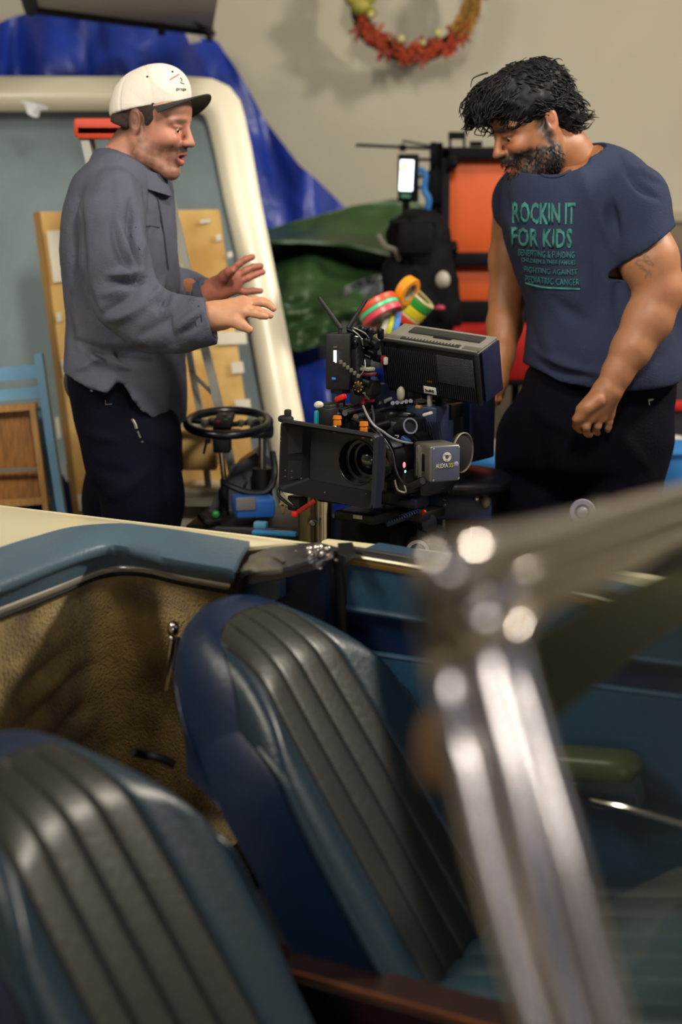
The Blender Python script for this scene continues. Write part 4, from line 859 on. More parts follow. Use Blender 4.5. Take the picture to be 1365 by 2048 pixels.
kb('orange_tab', 755, 925, 2.74, (.008, .01, .010), m_org); kb('red_tab', 757, 900, 2.74, (.005, .01, .03), M('dull_red', '8a2a20', .5))
kb('red_lever', 682, 796, 2.83, (.026, .012, .012), m_red, rot=KR @ Matrix.Rotation(-.4, 3, 'Y'), bev=.004); kb('pink_connector', 727, 800, 2.88, (.008, .008, .018), M('pink_plastic', 'b02048', .4)); kb('pink_connector', 740, 800, 2.88, (.022, .008, .008), M('pink_plastic', 'b02048', .4))
kc('cable_tip', (728, 785, 2.86), (738, 798, 2.87), .003, m_sil); kc('cable_tip', (738, 780, 2.86), (732, 796, 2.87), .003, m_sil)
cable([(727, 812, 2.80), (735, 830, 2.74), (748, 850, 2.72), (765, 862, 2.72), (785, 876, 2.73), (808, 884, 2.76), (825, 886, 2.8)], .0022, M('cable_grey', '8a8a90', .35)); cable([(745, 812, 2.84), (748, 835, 2.78), (750, 852, 2.74), (770, 880, 2.72), (785, 905, 2.72), (792, 940, 2.73), (806, 965, 2.75), (826, 972, 2.8)], .0022, M('cable_dark', '3a3a44', .35))
cable([(705, 838, 2.78), (730, 850, 2.75), (760, 875, 2.73), (775, 905, 2.73), (780, 945, 2.75)], .003, m_blk); cable([(752, 868, 2.71), (762, 885, 2.71), (764, 905, 2.72)], .0022, M('cable_red', '8c2c34', .4)); cable([(790, 960, 2.74), (796, 980, 2.74), (812, 984, 2.75), (808, 968, 2.76)], .002, m_sil)
MB().ball(P(809, 930, 2.745), (.003, .002, .006)).obj('status_light', M('led_red', 'ff5a6a', .3, emit=2.5), camt); MB().ball(P(811, 943, 2.745), (.0018, .0018, .003)).obj('status_light', M('led_green', '70ffd0', .3, emit=2.), camt)
kc('strut', (770, 803, 2.93), (800, 790, 2.98), .004, m_sil); MB().ball(P(802, 788, 2.9), (.009, .008, .016)).obj('putty_knob', M('putty', 'a09a8c', .5), camt); kb('white_clip', 856, 828, 2.86, (.024, .008, .007), m_wht, rot=KR @ Matrix.Rotation(-.3, 3, 'Y')); kb('silver_post', 860, 805, 2.9, (.010, .010, .034), m_sil, bev=.004)
kb('ochre_chip', 838, 814, 2.88, (.014, .01, .008), M('ochre_chip', '8a6a38', .5)); kb('socket_strip', 805, 785, 2.97, (.05, .02, .02), M('socket_grey', '5c5c5a', .4, .4), bev=.004)
for i in range(5): MB().cyl(P(786 + i * 9, 806 - i * 1, 2.93), P(786 + i * 9, 806 - i, 2.925), .0045, n=10).obj('socket', m_stl, camt)
random.seed(11)
for i in range(26):
    x, y = random.uniform(660, 900), random.uniform(800, 856); kb('rig_screw', x, y, 2.84 + (x - 660) * .0006, (random.uniform(.004, .009), .006, random.uniform(.003, .006)), random.choice((m_stl, m_grey, m_b2, m_blk)), bev=.001, rot=KR @ Matrix.Rotation(random.uniform(-.6, .6), 3, 'Y'))
for i in range(18):
    x, y = random.uniform(765, 900), random.uniform(975, 1050); kb('rig_screw', x, y, 2.83 + (x - 660) * .0006, (random.uniform(.004, .010), .006, random.uniform(.003, .005)), random.choice((m_grey, m_b2, m_nav, m_blk)), bev=.001, rot=KR @ Matrix.Rotation(random.uniform(-.6, .6), 3, 'Y'))
text_on('lettering', 'ARRI', .014, m_wht, camt, P(797, 896, 2.79), (0.05, 0, 1), (-1, .2, 0), .026)
# side finder: grey box with logo, round dark pad behind
KA2 = R_(-24); R2 = Matrix.Rotation(-KA2, 3, 'Z'); w2 = Vector((math.cos(KA2), -math.sin(KA2), 0)); n2 = Vector((-math.sin(KA2), -math.cos(KA2), 0))
fc = P(874, 922, 2.80); fb = MB().box(fc, (.068, .075, .074), R2, bev=.006, seg=3).obj('side_module', m_grey, camt)
MB().box(fc + n2 * .038, (.062, .004, .068), R2, bev=.0018).obj('module_face', M('module_slate', '4c5268', .4, bump=.04), fb)
for sx in (-1, 1):
    for sz in (-1, 1): MB().ball(fc + n2 * .039 + w2 * .028 * sx + UP * .031 * sz, (.003, .002, .003), 1).obj('module_screw', m_sil, fb)
a = fc + n2 * .041 + w2 * .001 + UP * .014; MB().lathe(a, n2, [(.0042, 0), (.0095, 0), (.0095, .0006), (.0042, .0006)], 28, closed=True).obj('ring_logo', m_wht, fb)
for k in range(3): MB().box(a + (w2 * math.cos(k * 2.094 + .4) + UP * math.sin(k * 2.094 + .4)) * .0068 + n2 * .001, (.004, .0006, .0010), R2).obj('ring_notch', M('module_slate', '4c5268', .4), fb)
text_on('lettering', 'ALEXA', .012, m_wht, fb, fc + n2 * .0405 - w2 * .024 - UP * .007, w2, UP, .027); text_on('lettering', '35', .012, M('lime_print', 'b4b41c', .5), fb, fc + n2 * .0405 + w2 * .005 - UP * .007, w2, UP, .010)
MB().ball(fc + n2 * .040 + w2 * .022 - UP * .002, (.006, .0015, .0055), 2, R2).obj('lilac_button', M('lilac', '8a84a8', .4), fb)
sl = fc - w2 * .0345; MB().box(sl + n2 * .010 + UP * .0, (.003, .010, .034), R2, bev=.001).obj('slot', m_blk, fb); MB().box(sl - n2 * .012, (.003, .006, .066), R2, bev=.001).obj('heat_rib', m_sil, fb)
for i in range(4): MB().box(sl - n2 * (.02 + .0 * i) + n2 * (.006 * i) + UP * 0, (.0025, .002, .060), R2).obj('heat_rib', m_sil, fb)
MB().lathe(P(924, 905, 2.86), n2 * .85 + w2 * .5, [(.004, .014), (.02, .012), (.034, .004), (.040, 0), (.040, -.006), (.02, -.01), (.004, -.01)], 40).obj('eyecup', M('cup_black', '06060a', .9), camt)
MB().lathe(P(925, 905, 2.855), n2 * .85 + w2 * .5, [(.0395, -.001), (.0412, .0), (.0415, .0025), (.0395, .0035)], 48, closed=True).obj('eyecup_rim', M('rim_tan', '8c8672', .4, .3), camt)
kc('grey_lever', (816, 976, 2.80), (846, 962, 2.76), .007, M('lever_grey', '4c4650', .4, .4)); MB().ball(P(896, 958, 2.78), (.006, .005, .004)).obj('lever_tip', m_sil, camt)
# ---- wireless box with two antennas
tb = MB().box(P(683, 722, 2.86), (.050, .05, .112), Matrix.Rotation(R_(-20), 3, 'Z'), bev=.004).obj('transmitter', m_blk, camt)
kb('transmitter_side', 715, 718, 2.87, (.035, .05, .09), m_mb, tb)
t_n = Matrix.Rotation(R_(-20), 3, 'Z') @ Vector((0, -1, 0)); tc_ = P(683, 722, 2.86) + t_n * .0255
def tface(px, py, w_, h_, name, mat): 
    b = P(px, py, 2.832); MB().box(b, (w_, .002, h_), Matrix.Rotation(R_(-20), 3, 'Z')).obj(name, mat, tb)
tface(669, 712, .0022, .022, 'light_bar', M('led_white', 'e8f4ff', .3, emit=3.)); tface(672, 713, .0022, .024, 'light_bar', M('led_white', 'e8f4ff', .3, emit=3.)); tface(671, 694, .008, .0025, 'mark', m_grey); tface(668, 757, .008, .004, 'blue_mark', M('blue_mark', '2a6ad0', .3, emit=.4))
for a, b, c in (((679, 682, 2.85), (681, 656, 2.85), (638, 595, 2.86)), ((698, 682, 2.87), (698, 655, 2.87), (734, 598, 2.88))):
    an = MB().tube([P(*a), P(*b)], .0042, 10).tube([P(*b), P(*b).lerp(P(*c), .5), P(*c)], [.0048, .0045, .0034], 10).ball(P(*b), .005).obj('antenna', m_mb, tb)
    MB().lathe(P(a[0], a[1] + 1, a[2]), UP, [(.005, -.004), (.0056, 0), (.005, .004)], 10).obj('brass_collar', M('brass_y', 'a88830', .3, .8), tb)
kb('transmitter_foot', 682, 776, 2.86, (.030, .03, .022), m_blk, tb); kb('hinge', 678, 800, 2.86, (.022, .02, .018), m_mb, tb)
# ---- clamps and arm carrying the monitor
mm = MB()
cl = MB().ball(P(725, 672, 2.88), (.022, .02, .022), 2).ball(P(742, 690, 2.88), (.020, .018, .018), 2).obj('ball_head', m_b2, camt)
for i, (x, y, l_) in enumerate(((712, 664, 30), (722, 676, 34), (730, 662, 26), (716, 690, 30), (738, 700, 26), (745, 682, 22), (728, 708, 30), (706, 704, 24), (718, 730, 40), (740, 742, 30), (700, 742, 24), (726, 760, 30))):
    kc('clamp_bar', (x - l_ / 2, y - 5, 2.87), (x + l_ / 2, y + 8, 2.85), .0045 + .002 * (i % 3), (m_b2, m_stl, m_blk)[i % 3] if i % 4 else m_b2, cl, n=12)
for (x, y) in ((728, 661), (735, 684), (712, 688), (744, 664)): MB().lathe(P(x, y, 2.85), KN, [(.006, 0), (.009, .002), (.009, .008), (.005, .010)], 14).obj('clamp_knob', m_b2, cl)
kc('thumb_screw', (742, 668, 2.87), (760, 662, 2.87), .003, m_b2, cl); kb('thumb_knob', 762, 668, 2.87, (.012, .012, .022), m_b2, cl, bev=.004)
for x0, y0, x1, y1 in ((706, 660, 726, 690), (708, 655, 738, 676), (730, 720, 718, 755)): cable([(x0, y0, 2.83), ((x0 + x1) / 2 + 6, (y0 + y1) / 2, 2.82), (x1, y1, 2.83)], .0012, m_sil, cl)
mb = MB()
for i in range(6): mb.box(P(682 + i * 7, 724 + i * 5.5, 2.82), (.005, .006, .008), KR, bev=.001)
mb.obj('connector_row', m_grey, cl)
kb('silver_plate', 734, 738, 2.85, (.030, .02, .008), m_sil, cl, bev=.003); kb('maroon_plate', 738, 748, 2.85, (.028, .02, .008), M('maroon', '4a1420', .4), cl); kb('arm_joint', 735, 775, 2.88, (.05, .04, .035), m_blk, cl, bev=.01)
mb = MB(); c = P(717, 773, 2.82)
for i in range(8): mb.cyl(c, c + KW * .011 * math.cos(i * .785) + UP * .011 * math.sin(i * .785), .0022, n=6)
mb.obj('brass_star', M('brass_y', 'a88830', .3, .8), cl); MB().lathe(c, KN, [(.006, 0), (.008, .003), (.004, .005)], 12).obj('star_hub', m_blk, cl)
kc('swing_arm', (750, 715, 2.90), (776, 722, 2.93), .008, m_blk, cl); kb('red_button', 768, 720, 2.90, (.012, .012, .018), M('dull_red', '8a2a20', .5), cl, bev=.004); kb('cream_button', 772, 722, 2.89, (.006, .012, .016), m_wht, cl, bev=.003)
# ---- monitor
TR = KR @ Matrix.Rotation(R_(5), 3, 'Y') @ Matrix.Rotation(R_(19), 3, 'X')
mc = P(884, 728, 2.90); mw, mh, md = .226, .112, .082
mon = MB().box(mc, (mw, md, mh), TR, bev=.006, seg=3).obj('monitor', m_blk, camt)
def MP(x, y, z): return mc + TR @ Vector((x, y, z))
def mbx(name, x, y, z, s_, mat, bev=.001, par=None):
    if y < -.034: y -= .0065
    return MB().box(MP(x, y, z), s_, TR, bev=bev).obj(name, mat, par or mon)
ribm = M('rib_black', '1e1e26', .4)
for i in range(46): mbx('rib', -.110 + i * .00485, -.0362, -.004, (.0022, .004, .092), ribm, .0005)
mbx('mesh_panel', .062, -.0378, .012, (.086, .003, .060), M('mesh_grey', '26262c', .5, bump=.5, bs=700))
mbx('top_plate', 0, .002, .0565, (mw - .004, md - .004, .004), m_sil, .0015)
mbx('front_lip', -.096, -.027, .0585, (.040, .014, .003), m_grey); mbx('front_lip', .094, -.027, .0585, (.040, .014, .003), m_grey); mbx('button_strip', -.004, -.027, .0590, (.14, .012, .003), M('strip_grey', '2c2c2a', .5))
for i in range(16): mbx('button', -.060 + i * .0076, -.027, .0612, (.0026, .006, .002), m_sil, .0005)
mbx('top_hatch', .01, .014, .0592, (.170, .026, .005), M('hatch_grey', '2e2f2c', .5, bump=.1), .001); mbx('hatch_notch', .01, -.002, .0590, (.042, .008, .004), m_blk)
mbx('right_cheek', .1165, .004, 0, (.004, .066, .108), M('cheek_navy', '101a3c', .4)); mbx('bumper', .112, -.036, 0, (.010, .010, .114), m_blk, .004); mbx('bumper', -.112, -.036, 0, (.008, .008, .112), m_blk, .003); mbx('bumper', 0, -.036, .054, (.22, .008, .007), m_blk, .003)
mbx('label_plate', -.004, -.0385, -.040, (.030, .002, .016), m_wht, .001); text_on('lettering', 'SmallHD', .008, M('ink', '222226', .6), mon, MP(-.015, -.0462, -.043), TR @ Vector((1, 0, 0)), TR @ Vector((0, 0, 1)), .022, .0004)
text_on('lettering', 'HDMI', .006, M('brass_y', 'a88830', .3, .8), mon, MP(-.008, -.0458, -.022), TR @ Vector((1, 0, 0)), TR @ Vector((0, 0, 1)), .012, .0004)
for (x, z) in ((-.045, .014), (-.030, -.036), (.024, -.034)): mbx('rib_screw', x, -.0388, z, (.003, .002, .003), m_blk)
kc('monitor_post', (880, 778, 2.92), (884, 830, 2.96), .012, m_blk)
# ---- geared head and mount under the camera
hdt = thing('geared_head', 'navy and black geared camera head under the cinema camera, white rimmed hand wheel', 'tripod head', P(800, 1100, 2.95))
def hb(name, px, py, Y, size, mat, rot=None, bev=.004): return MB().box(P(px, py, Y), size, rot if rot is not None else KR, bev=bev).obj(name, mat, hdt)
hb('head_body', 762, 1078, 2.98, (.15, .10, .085), M('black_nylon', '0c0b14', .6), bev=.012); hb('tilt_plate', 815, 1070, 3.0, (.09, .05, .10), m_nav, bev=.008); hb('top_plate', 800, 1020, 2.98, (.17, .10, .02), m_blk)
ra = Matrix.Rotation(R_(24), 3, 'Z') @ Matrix.Rotation(R_(-14), 3, 'Y'); rk = MB().box(P(808, 1036, 2.90), (.085, .010, .010), ra, bev=.001).obj('gear_rack', M('rack_navy', '1c2a48', .4, .3), hdt)
for i in range(13): MB().box(P(808, 1036, 2.89) + ra @ Vector((-.036 + i * .006, 0, .004)), (.0028, .012, .005), ra).obj('tooth', M('rack_blue', '3a5278', .4, .3), rk)
for x, y in ((817, 1010), (848, 1024)): MB().ball(P(x, y, 2.89), (.006, .005, .005)).obj('red_knob', m_red, hdt)
MB().lathe(P(855, 1045, 2.93), n2, [(.006, .012), (.018, .010), (.022, 0), (.022, -.01)], 24).obj('dial', m_nav, hdt); hb('plate_label', 716, 1034, 2.82, (.022, .003, .008), m_wht, bev=.001)
MB().lathe(P(836, 1102, 2.92), n2 * .75 + w2 * -.4, [(.018, 0), (.0235, 0), (.0245, .006), (.018, .008)], 36, closed=True).obj('hand_wheel', M('wheel_white', 'b8b8c4', .4), hdt); MB().lathe(P(838, 1104, 2.94), n2 * .75 + w2 * -.4, [(.004, .01), (.017, .006), (.017, -.01)], 28).obj('wheel_hub', m_nav, hdt)
MB().ball(P(873, 1078, 3.1), (.026, .02, .034), 3).obj('grey_bladder', M('bladder', '4a4c50', .6), hdt)
MB().cyl(P(790, 1090, 3.02), Vector((P(790, 1090, 3.02).x, 3.02, .5)), .05, .06, 20).obj('head_riser', m_blk, hdt)

# ================================================================== DOLLY
dol = thing('camera_dolly', 'black and blue camera dolly with steering wheel, chrome columns and round black seat', 'dolly', (0.1, 3.2, 0))
def db(name, px, py, Y, size, mat, rot=None, bev=.004, par=None): return MB().box(P(px, py, Y), size, rot if rot is not None else rz(0), bev=bev).obj(name, mat, par or dol)
# steering wheel
wc = P(457, 845, 3.32); tn = Vector((0, -.18, 1)).normalized()
tx_ = Vector((1, 0, 0)); ty_ = tn.cross(tx_)
sw = MB().tube([wc + tx_ * .096 * math.cos(a) + ty_ * .096 * math.sin(a) for a in [i * 2 * math.pi / 48 for i in range(48)]], .0105, 12, closed=True).obj('steering_wheel', M('wheel_black', '0e0f18', .3, coat=.3), dol)
for a in (15, 165, 270): MB().tube([wc - tn * .006, wc - tn * .003 + (tx_ * math.cos(R_(a)) + ty_ * math.sin(R_(a))) * .094], 1, prof=[(-.004, -.008), (.004, -.008), (.004, .008), (-.004, .008)], up=tn).obj('spoke', m_blk, sw)
RT = Matrix.Rotation(R_(-2), 3, 'Z') @ Matrix.Rotation(math.atan2(.18, 1), 3, 'X')
MB().box(wc + tn * .004 - tx_ * .010, (.042, .10, .016), RT, bev=.004).obj('switch_panel', m_mb, sw)
for (x, y, m) in ((-.022, -.035, m_red), (-.004, -.020, M('teal_btn', '1d7a68', .4)), (-.010, .02, m_grey), (.002, -.0, m_grey)): MB().ball(wc + tx_ * x + ty_ * -y * -1 + tn * .013, (.006, .006, .003), 1).obj('button', m, sw)
for (x, y) in ((.03, .0), (.05, .01), (-.055, -.005), (.075, .02), (-.04, .02)): MB().lathe(wc + tx_ * x + ty_ * y, tn, [(.004, -.01), (.009, -.006), (.009, .003), (.005, .006)], 12).obj('chrome_nut', m_grey, sw)
db('column_head', 445, 885, 3.32, (.042, .05, .045), m_nav, bev=.006); db('column_flange', 452, 866, 3.32, (.07, .06, .014), m_blk); db('head_lever', 411, 893, 3.3, (.006, .006, .038), m_blk, Matrix.Rotation(R_(14), 3, 'Y'))
db('lever_joint', 416, 882, 3.3, (.014, .012, .012), m_blk)
MB().cyl(P(443, 905, 3.32), P(449, 962, 3.32), .007, n=14).obj('chrome_column', m_chr, dol)
db('column_cap', 524, 862, 3.34, (.055, .05, .030), m_nav, bev=.006)
MB().cyl(P(525, 876, 3.34), P(525, 938, 3.34), .0095, n=18).obj('chrome_column', m_stl, dol)
MB().cyl(P(525, 936, 3.34), Vector((P(525, 936, 3.34).x, 3.34, .35)), .024, n=18).obj('column_sleeve', m_blk, dol)
MB().cyl(P(449, 958, 3.32), Vector((P(449, 958, 3.32).x, 3.32, .35)), .010, n=14).obj('column_sleeve', m_mb, dol)
q = [P(512, 905, 3.40), P(545, 940, 3.40), P(500, 990, 3.36), P(430, 1070, 3.34), P(395, 1070, 3.34), P(440, 975, 3.36), P(475, 930, 3.38)]
MB().add([p for p in q] + [p + Vector((0, .10, 0)) for p in q], [tuple(range(7))[::-1], tuple(range(7, 14))] + [(i, (i + 1) % 7, (i + 1) % 7 + 7, i + 7) for i in range(7)]).obj('arm_fairing', m_nav, dol, auto=30)
cable([(448, 965, 3.26), (470, 976, 3.24), (500, 985, 3.23), (530, 984, 3.23), (545, 968, 3.24), (550, 940, 3.25), (545, 905, 3.28)], .008, m_blk, dol, 'hose'); cable([(486, 950, 3.28), (493, 962, 3.26), (488, 975, 3.26)], .004, m_mb, dol, 'hose')
cable([(400, 1030, 3.2), (415, 1045, 3.18), (440, 1042, 3.2)], .008, m_blk, dol, 'hose'); MB().ball(P(432, 1029, 3.2), (.010, .008, .010)).obj('green_light', M('green_btn', '1e7a3c', .4), dol)
db('blue_housing', 506, 1010, 3.22, (.09, .10, .045), M('dolly_blue', '1f58a8', .4), rz(12), .008); db('grey_pane', 492, 1008, 3.165, (.045, .004, .030), M('pane_grey', '6e6c74', .4), rz(12)); db('blue_rail', 550, 1066, 3.0, (.10, .02, .010), M('rail_blue', '2a86c8', .35), rz(-14), .004); db('blue_rail', 522, 1050, 3.05, (.03, .02, .016), M('rail_light', '5a98c0', .4), rz(-14), .004)
db('deck', 520, 1052, 3.3, (.30, .26, .05), m_blk, rz(-8), .01); db('brass_clip', 566, 1012, 3.1, (.012, .01, .035), M('brass', 'a89468', .3, .8), bev=.003); db('brass_clip', 572, 1010, 3.1, (.03, .01, .010), M('brass', 'a89468', .3, .8), bev=.003)
MB().box((-.05, 3.32, .28), (.36, .40, .30), rz(0), bev=.03).obj('chassis', m_nav, dol); MB().box((.20, 3.36, .28), (.16, .34, .24), rz(0), bev=.03).obj('chassis', m_nav, dol)
for x, y in ((-.16, 3.12), (-.16, 3.5), (.20, 3.12), (.20, 3.5)): MB().lathe((x, y - .04, .10), (0, 1, 0), [(.03, -.01), (.10, 0), (.10, .08), (.03, .09)], 28).obj('road_wheel', m_blk, dol)
# centre lift columns
for px, r, m in ((614, .019, M('bronze_metal', '7c7058', .35, .85)), (648, .020, m_chr)):
    a = P(px, 996, 3.05); MB().cyl((a.x, 3.05, a.z + .1), (a.x, 3.05, .30), r, n=28).obj('lift_column', m, dol)
MB().lathe(P(626, 1046, 3.02), (0, -1, 0), [(.008, 0), (.008, .006), (.005, .009), (.002, .009)], 12).obj('column_bolt', m_stl, dol); db('column_plate', 690, 1075, 3.1, (.09, .05, .10), M('plate_navy', '12245a', .4), bev=.004)
db('column_base', 632, 1120, 3.05, (.20, .16, .05), m_blk)
# seat on the dolly
sc0 = P(912, 958, 3.12); s = SDF(tuple(sc0 - Vector((.16, .16, .06))), tuple(sc0 + Vector((.16, .16, .06))), .004)
s.ell(sc0, (.125, .12, .026), k=.01); s.ell(sc0 + UP * -.008, (.118, .112, .026), k=.02); V, F = s.mesh(); V = relax(V, F, 2)
st = link('dolly_seat', np_mesh('dolly_seat', V, F), M('seat_black', '12131f', .35, bump=.1, bs=120), dol, smooth=True)
db('seat_box', 905, 1005, 3.14, (.18, .14, .055), M('box_navy', '142450', .4), rz(-6), .008); MB().ball(P(954, 998, 3.06), (.006, .005, .006)).obj('chrome_knob', m_chr, dol); MB().ball(P(972, 1004, 3.06), (.012, .010, .016)).obj('grey_knob', m_grey, dol)
db('seat_post', 915, 1045, 3.16, (.06, .08, .10), m_blk); MB().cyl(P(915, 1030, 3.16), Vector((P(915, 1030, 3.16).x, 3.16, .35)), .03, n=16).obj('seat_column', m_nav, dol)
MB().lathe(P(1166, 1024, 3.0), (-.15, -1, .1), [(.010, .012), (.014, .008), (.016, .002), (.026, .004), (.028, -.004), (.026, -.012), (.01, -.012)], 32).obj('white_hub', M('hub_white', '9a98b4', .4), dol)
MB().ball(P(1167, 1024, 2.985), (.0085, .004, .0085)).obj('hub_cap', M('hub_white', '9a98b4', .4), dol); MB().lathe(P(1166, 1024, 2.992), (-.15, -1, .1), [(.0105, 0), (.0165, 0), (.0165, .002), (.0105, .002)], 24, closed=True).obj('hub_ring', m_nav, dol)
MB().cyl(P(1166, 1024, 3.02), Vector((.26, 3.36, .30)), .014, n=10).obj('hub_arm', m_blk, dol)
# ================================================================== PEOPLE
SKIN = np.array(lin('a5704c')[:3])
def rot_head(yaw, pitch, roll=0.):      # face direction: yaw from +x about z, pitch>0 looks down
    return (Matrix.Rotation(yaw, 3, 'Z') @ Matrix.Rotation(pitch, 3, 'Y') @ Matrix.Rotation(roll, 3, 'X'))
def build_head(s, c, Rh, beard=0., mouth=.004, S=1.):
    c = Vector(c); H = lambda x, y, z: c + Rh @ Vector((x, y, z)) * S; E = lambda p, r, k=.012, mode='add', rr=None: s.ell(H(*p), tuple(q * S for q in r), Rh @ rr if rr is not None else Rh, k * S, mode)
    CN = lambda a, b, r1, r2, k=.012, mode='add': s.cone(H(*a), H(*b), r1 * S, r2 * S, k * S, mode)
    E((-.012, 0, .045), (.098, .076, .080)); E((.030, 0, .035), (.062, .066, .066), .02); E((.030, 0, -.020), (.058, .062, .070), .02)
    for q in (-1, 1):
        CN((-.010, .056 * q, -.030), (.020, .052 * q, -.078), .020, .018, .02); CN((.020, .052 * q, -.078), (.072, .018 * q, -.100), .018, .017, .02)
        E((.068, .036 * q, -.022), (.026, .024, .024), .018); CN((.084, .010 * q, .026), (.070, .052 * q, .022), .010, .009, .012)
    CN((.060, 0, -.078), (.080, 0, -.100), .026, .019, .02); E((.070, 0, -.050), (.032, .034, .036), .015)
    for q in (-1, 1): E((.094, .031 * q, .004), (.016, .017, .012), .010, 'sub')
    for q in (-1, 1): E((.0735, .031 * q, .004), (.0135, .0135, .0120), .002); CN((.086, .019 * q, .012), (.080, .044 * q, .010), .0042, .0038, .003)
    for q in (-1, 1): CN((.0865, .021 * q, -.004), (.080, .043 * q, -.003), .0030, .0028, .003)
    CN((.089, 0, .020), (.108, 0, -.012), .0075, .0095, .010); E((.112, 0, -.021), (.0125, .0125, .0105), .006)
    for q in (-1, 1): E((.103, .0115 * q, -.0245), (.0105, .0075, .0085), .005); E((.108, .0075 * q, -.0325), (.0045, .0035, .0045), .003, 'sub')
    CN((.0985, 0, -.036), (.100, 0, -.046), .007, .007, .008)
    CN((.094, -.019, -.0535), (.1035, 0, -.0485), .0042, .0062, .005); CN((.094, .019, -.0535), (.1035, 0, -.0485), .0042, .0062, .005)
    m = mouth; CN((.091, -.018, -.0575 - m), (.0995, 0, -.0625 - m * 1.6), .0045, .0072, .005); CN((.091, .018, -.0575 - m), (.0995, 0, -.0625 - m * 1.6), .0045, .0072, .005)
    E((.100, 0, -.0555 - m * .6), (.016, .017, .0012 + m * .7), .002, 'sub')
    for q in (-1, 1):                   # ears
        rr = Matrix.Rotation(R_(-14 * 1), 3, 'Y') @ Matrix.Rotation(R_(18 * q), 3, 'Z'); E((-.012, .074 * q, -.002), (.019, .010, .034), .004, 'add', rr)
        E((-.007, .084 * q, .002), (.011, .007, .019), .004, 'sub', rr); E((-.013, .078 * q, .003), (.006, .004, .014), .003, 'add', rr)
    return H
def paint_head(V, c, Rh, beard, stub, brow, lipc=(.46, .10, .08), skin=SKIN, beardcol=(.02, .014, .012), fade=0., S=1.):
    L = (V - np.array(c)) @ np.array(Rh) / S      # local coordinates
    x, y, z = L.T; C = np.tile(skin, (len(V), 1)); ay = np.abs(y)
    g = lambda cx, cy, cz, rx, ry, rz: np.exp(-(((x - cx) / rx) ** 2 + ((ay - cy) / ry) ** 2 + ((z - cz) / rz) ** 2))
    def mix(wt, col): 
        nonlocal C; wt = np.clip(wt, 0, 1)[:, None]; C = C * (1 - wt) + np.array(col) * wt
    mix(.35 * g(.11, 0, -.022, .03, .02, .02) + .30 * g(.07, .04, -.02, .03, .03, .025) + .4 * g(-.012, .08, 0, .025, .02, .04), skin * np.array([1.15, .72, .66]))
    jaw = np.clip((-.028 - z - .25 * np.clip(.05 - x, -.1, .1)) / .018, 0, 1) * np.clip((x + .022) / .02, 0, 1) * np.clip((z + .15) / .02, 0, 1)
    side = np.clip((.035 - x) / .02, 0, 1) * np.clip((x + .006) / .012, 0, 1) * np.clip((.05 - z) / .02, 0, 1) * np.clip((z + .1) / .03, 0, 1) * (ay > .035)
    must = np.clip(1.6 * g(.10, .010, -.0425, .03, .022, .0075), 0, 1)
    nz_ = .75 + .5 * nz(V, 300, 2)
    mix(beard * np.clip(np.maximum(jaw, side), 0, 1) * nz_, beardcol); mix(stub * np.clip(must * 1.6, 0, 1), beardcol)
    mix(np.clip(1.8 * np.exp(-(((ay - .031) / .020) ** 2 + ((z - .0265 + (ay - .03) * .12) / .0052) ** 2)), 0, 1) * (x > .06) * brow, (.03, .02, .016))
    lip = np.exp(-(((y) / .017) ** 2 * 1.2)) * (x > .088) * (np.exp(-((z + .0515) / .0042) ** 2) + np.exp(-((z + .0665) / .0062) ** 2)); mix(1.3 * lip, lipc)
    mix((x > .085) * (ay < .014) * (np.abs(z + .0585) < .0022) * 1., (.05, .01, .01))
    mix(.9 * np.exp(-(((x - .078) / .012) ** 2 + ((ay - .033) / .014) ** 2 + ((z - .0085) / .0035) ** 2)), (.05, .03, .025))
    if fade: mix(fade * np.clip((.03 - x) / .05, 0, 1) * np.clip((z + .03 - .6 * x) / .02, 0, 1), (.06, .035, .022))
    return C
def eyes(c, Rh, parent, S=1.):
    for q in (-1, 1):
        e = MB().ball(Vector(c) + Rh @ Vector((.0752, .031 * q, .0045)) * S, .0125 * S, 2).obj('eye', M('eye_white', 'a8a098', .3), parent)
        MB().ball(Vector(c) + Rh @ Vector((.0840, .031 * q, .0015)) * S, .0052 * S, 2).obj('iris', M('iris_dark', '140c0a', .15), e)
def build_hand(s, wrist, knuckles, fingers, thumb, pr=.019, k=.007):
    w_ = Vector(wrist)
    for kn in knuckles: s.cone(w_.lerp(kn, .12), kn, pr * 1.02, pr * .66, .014)
    for f in fingers:
        n = len(f); rr = np.linspace(.0088, .0068, n); s.chain(f, list(rr), .0035)
    s.chain(thumb, [.016, .0125, .0105, .0085][:len(thumb)], .008)
def finish(name, blocks, mat, parent):
    Vs, Fs, Cs = [], [], []; n = 0
    for V, F, C in blocks: Vs.append(V); Fs.append(F + n); Cs.append(C); n += len(V)
    V = np.concatenate(Vs); F = np.concatenate(Fs); C = np.concatenate(Cs)
    return link(name, np_mesh(name, V, F, C), mat, parent, smooth=True)
m_skin = M('skin', 'a5704c', .52, attr=True, var=.08, vs=60); m_skin.node_tree.nodes['Principled BSDF'].inputs['Subsurface Weight'].default_value = .12; m_skin.node_tree.nodes['Principled BSDF'].inputs['Subsurface Radius'].default_value = (.02, .008, .004); m_skin.node_tree.nodes['Principled BSDF'].inputs['Subsurface Scale'].default_value = .3
m_shirt = M('work_shirt', '535665', .72, var=.07, vs=10, bump=.25, bs=260, sheen=.2); m_trou = M('dark_trousers', '080a1c', .8, var=.2, vs=10, bump=.2, bs=200)
m_tee = M('tee_slate', '2c3349', .85, var=.12, vs=7, bump=.2, bs=260, sheen=.15); m_trou2 = M('black_trousers', '050616', .8, var=.2, vs=10, bump=.2, bs=200)
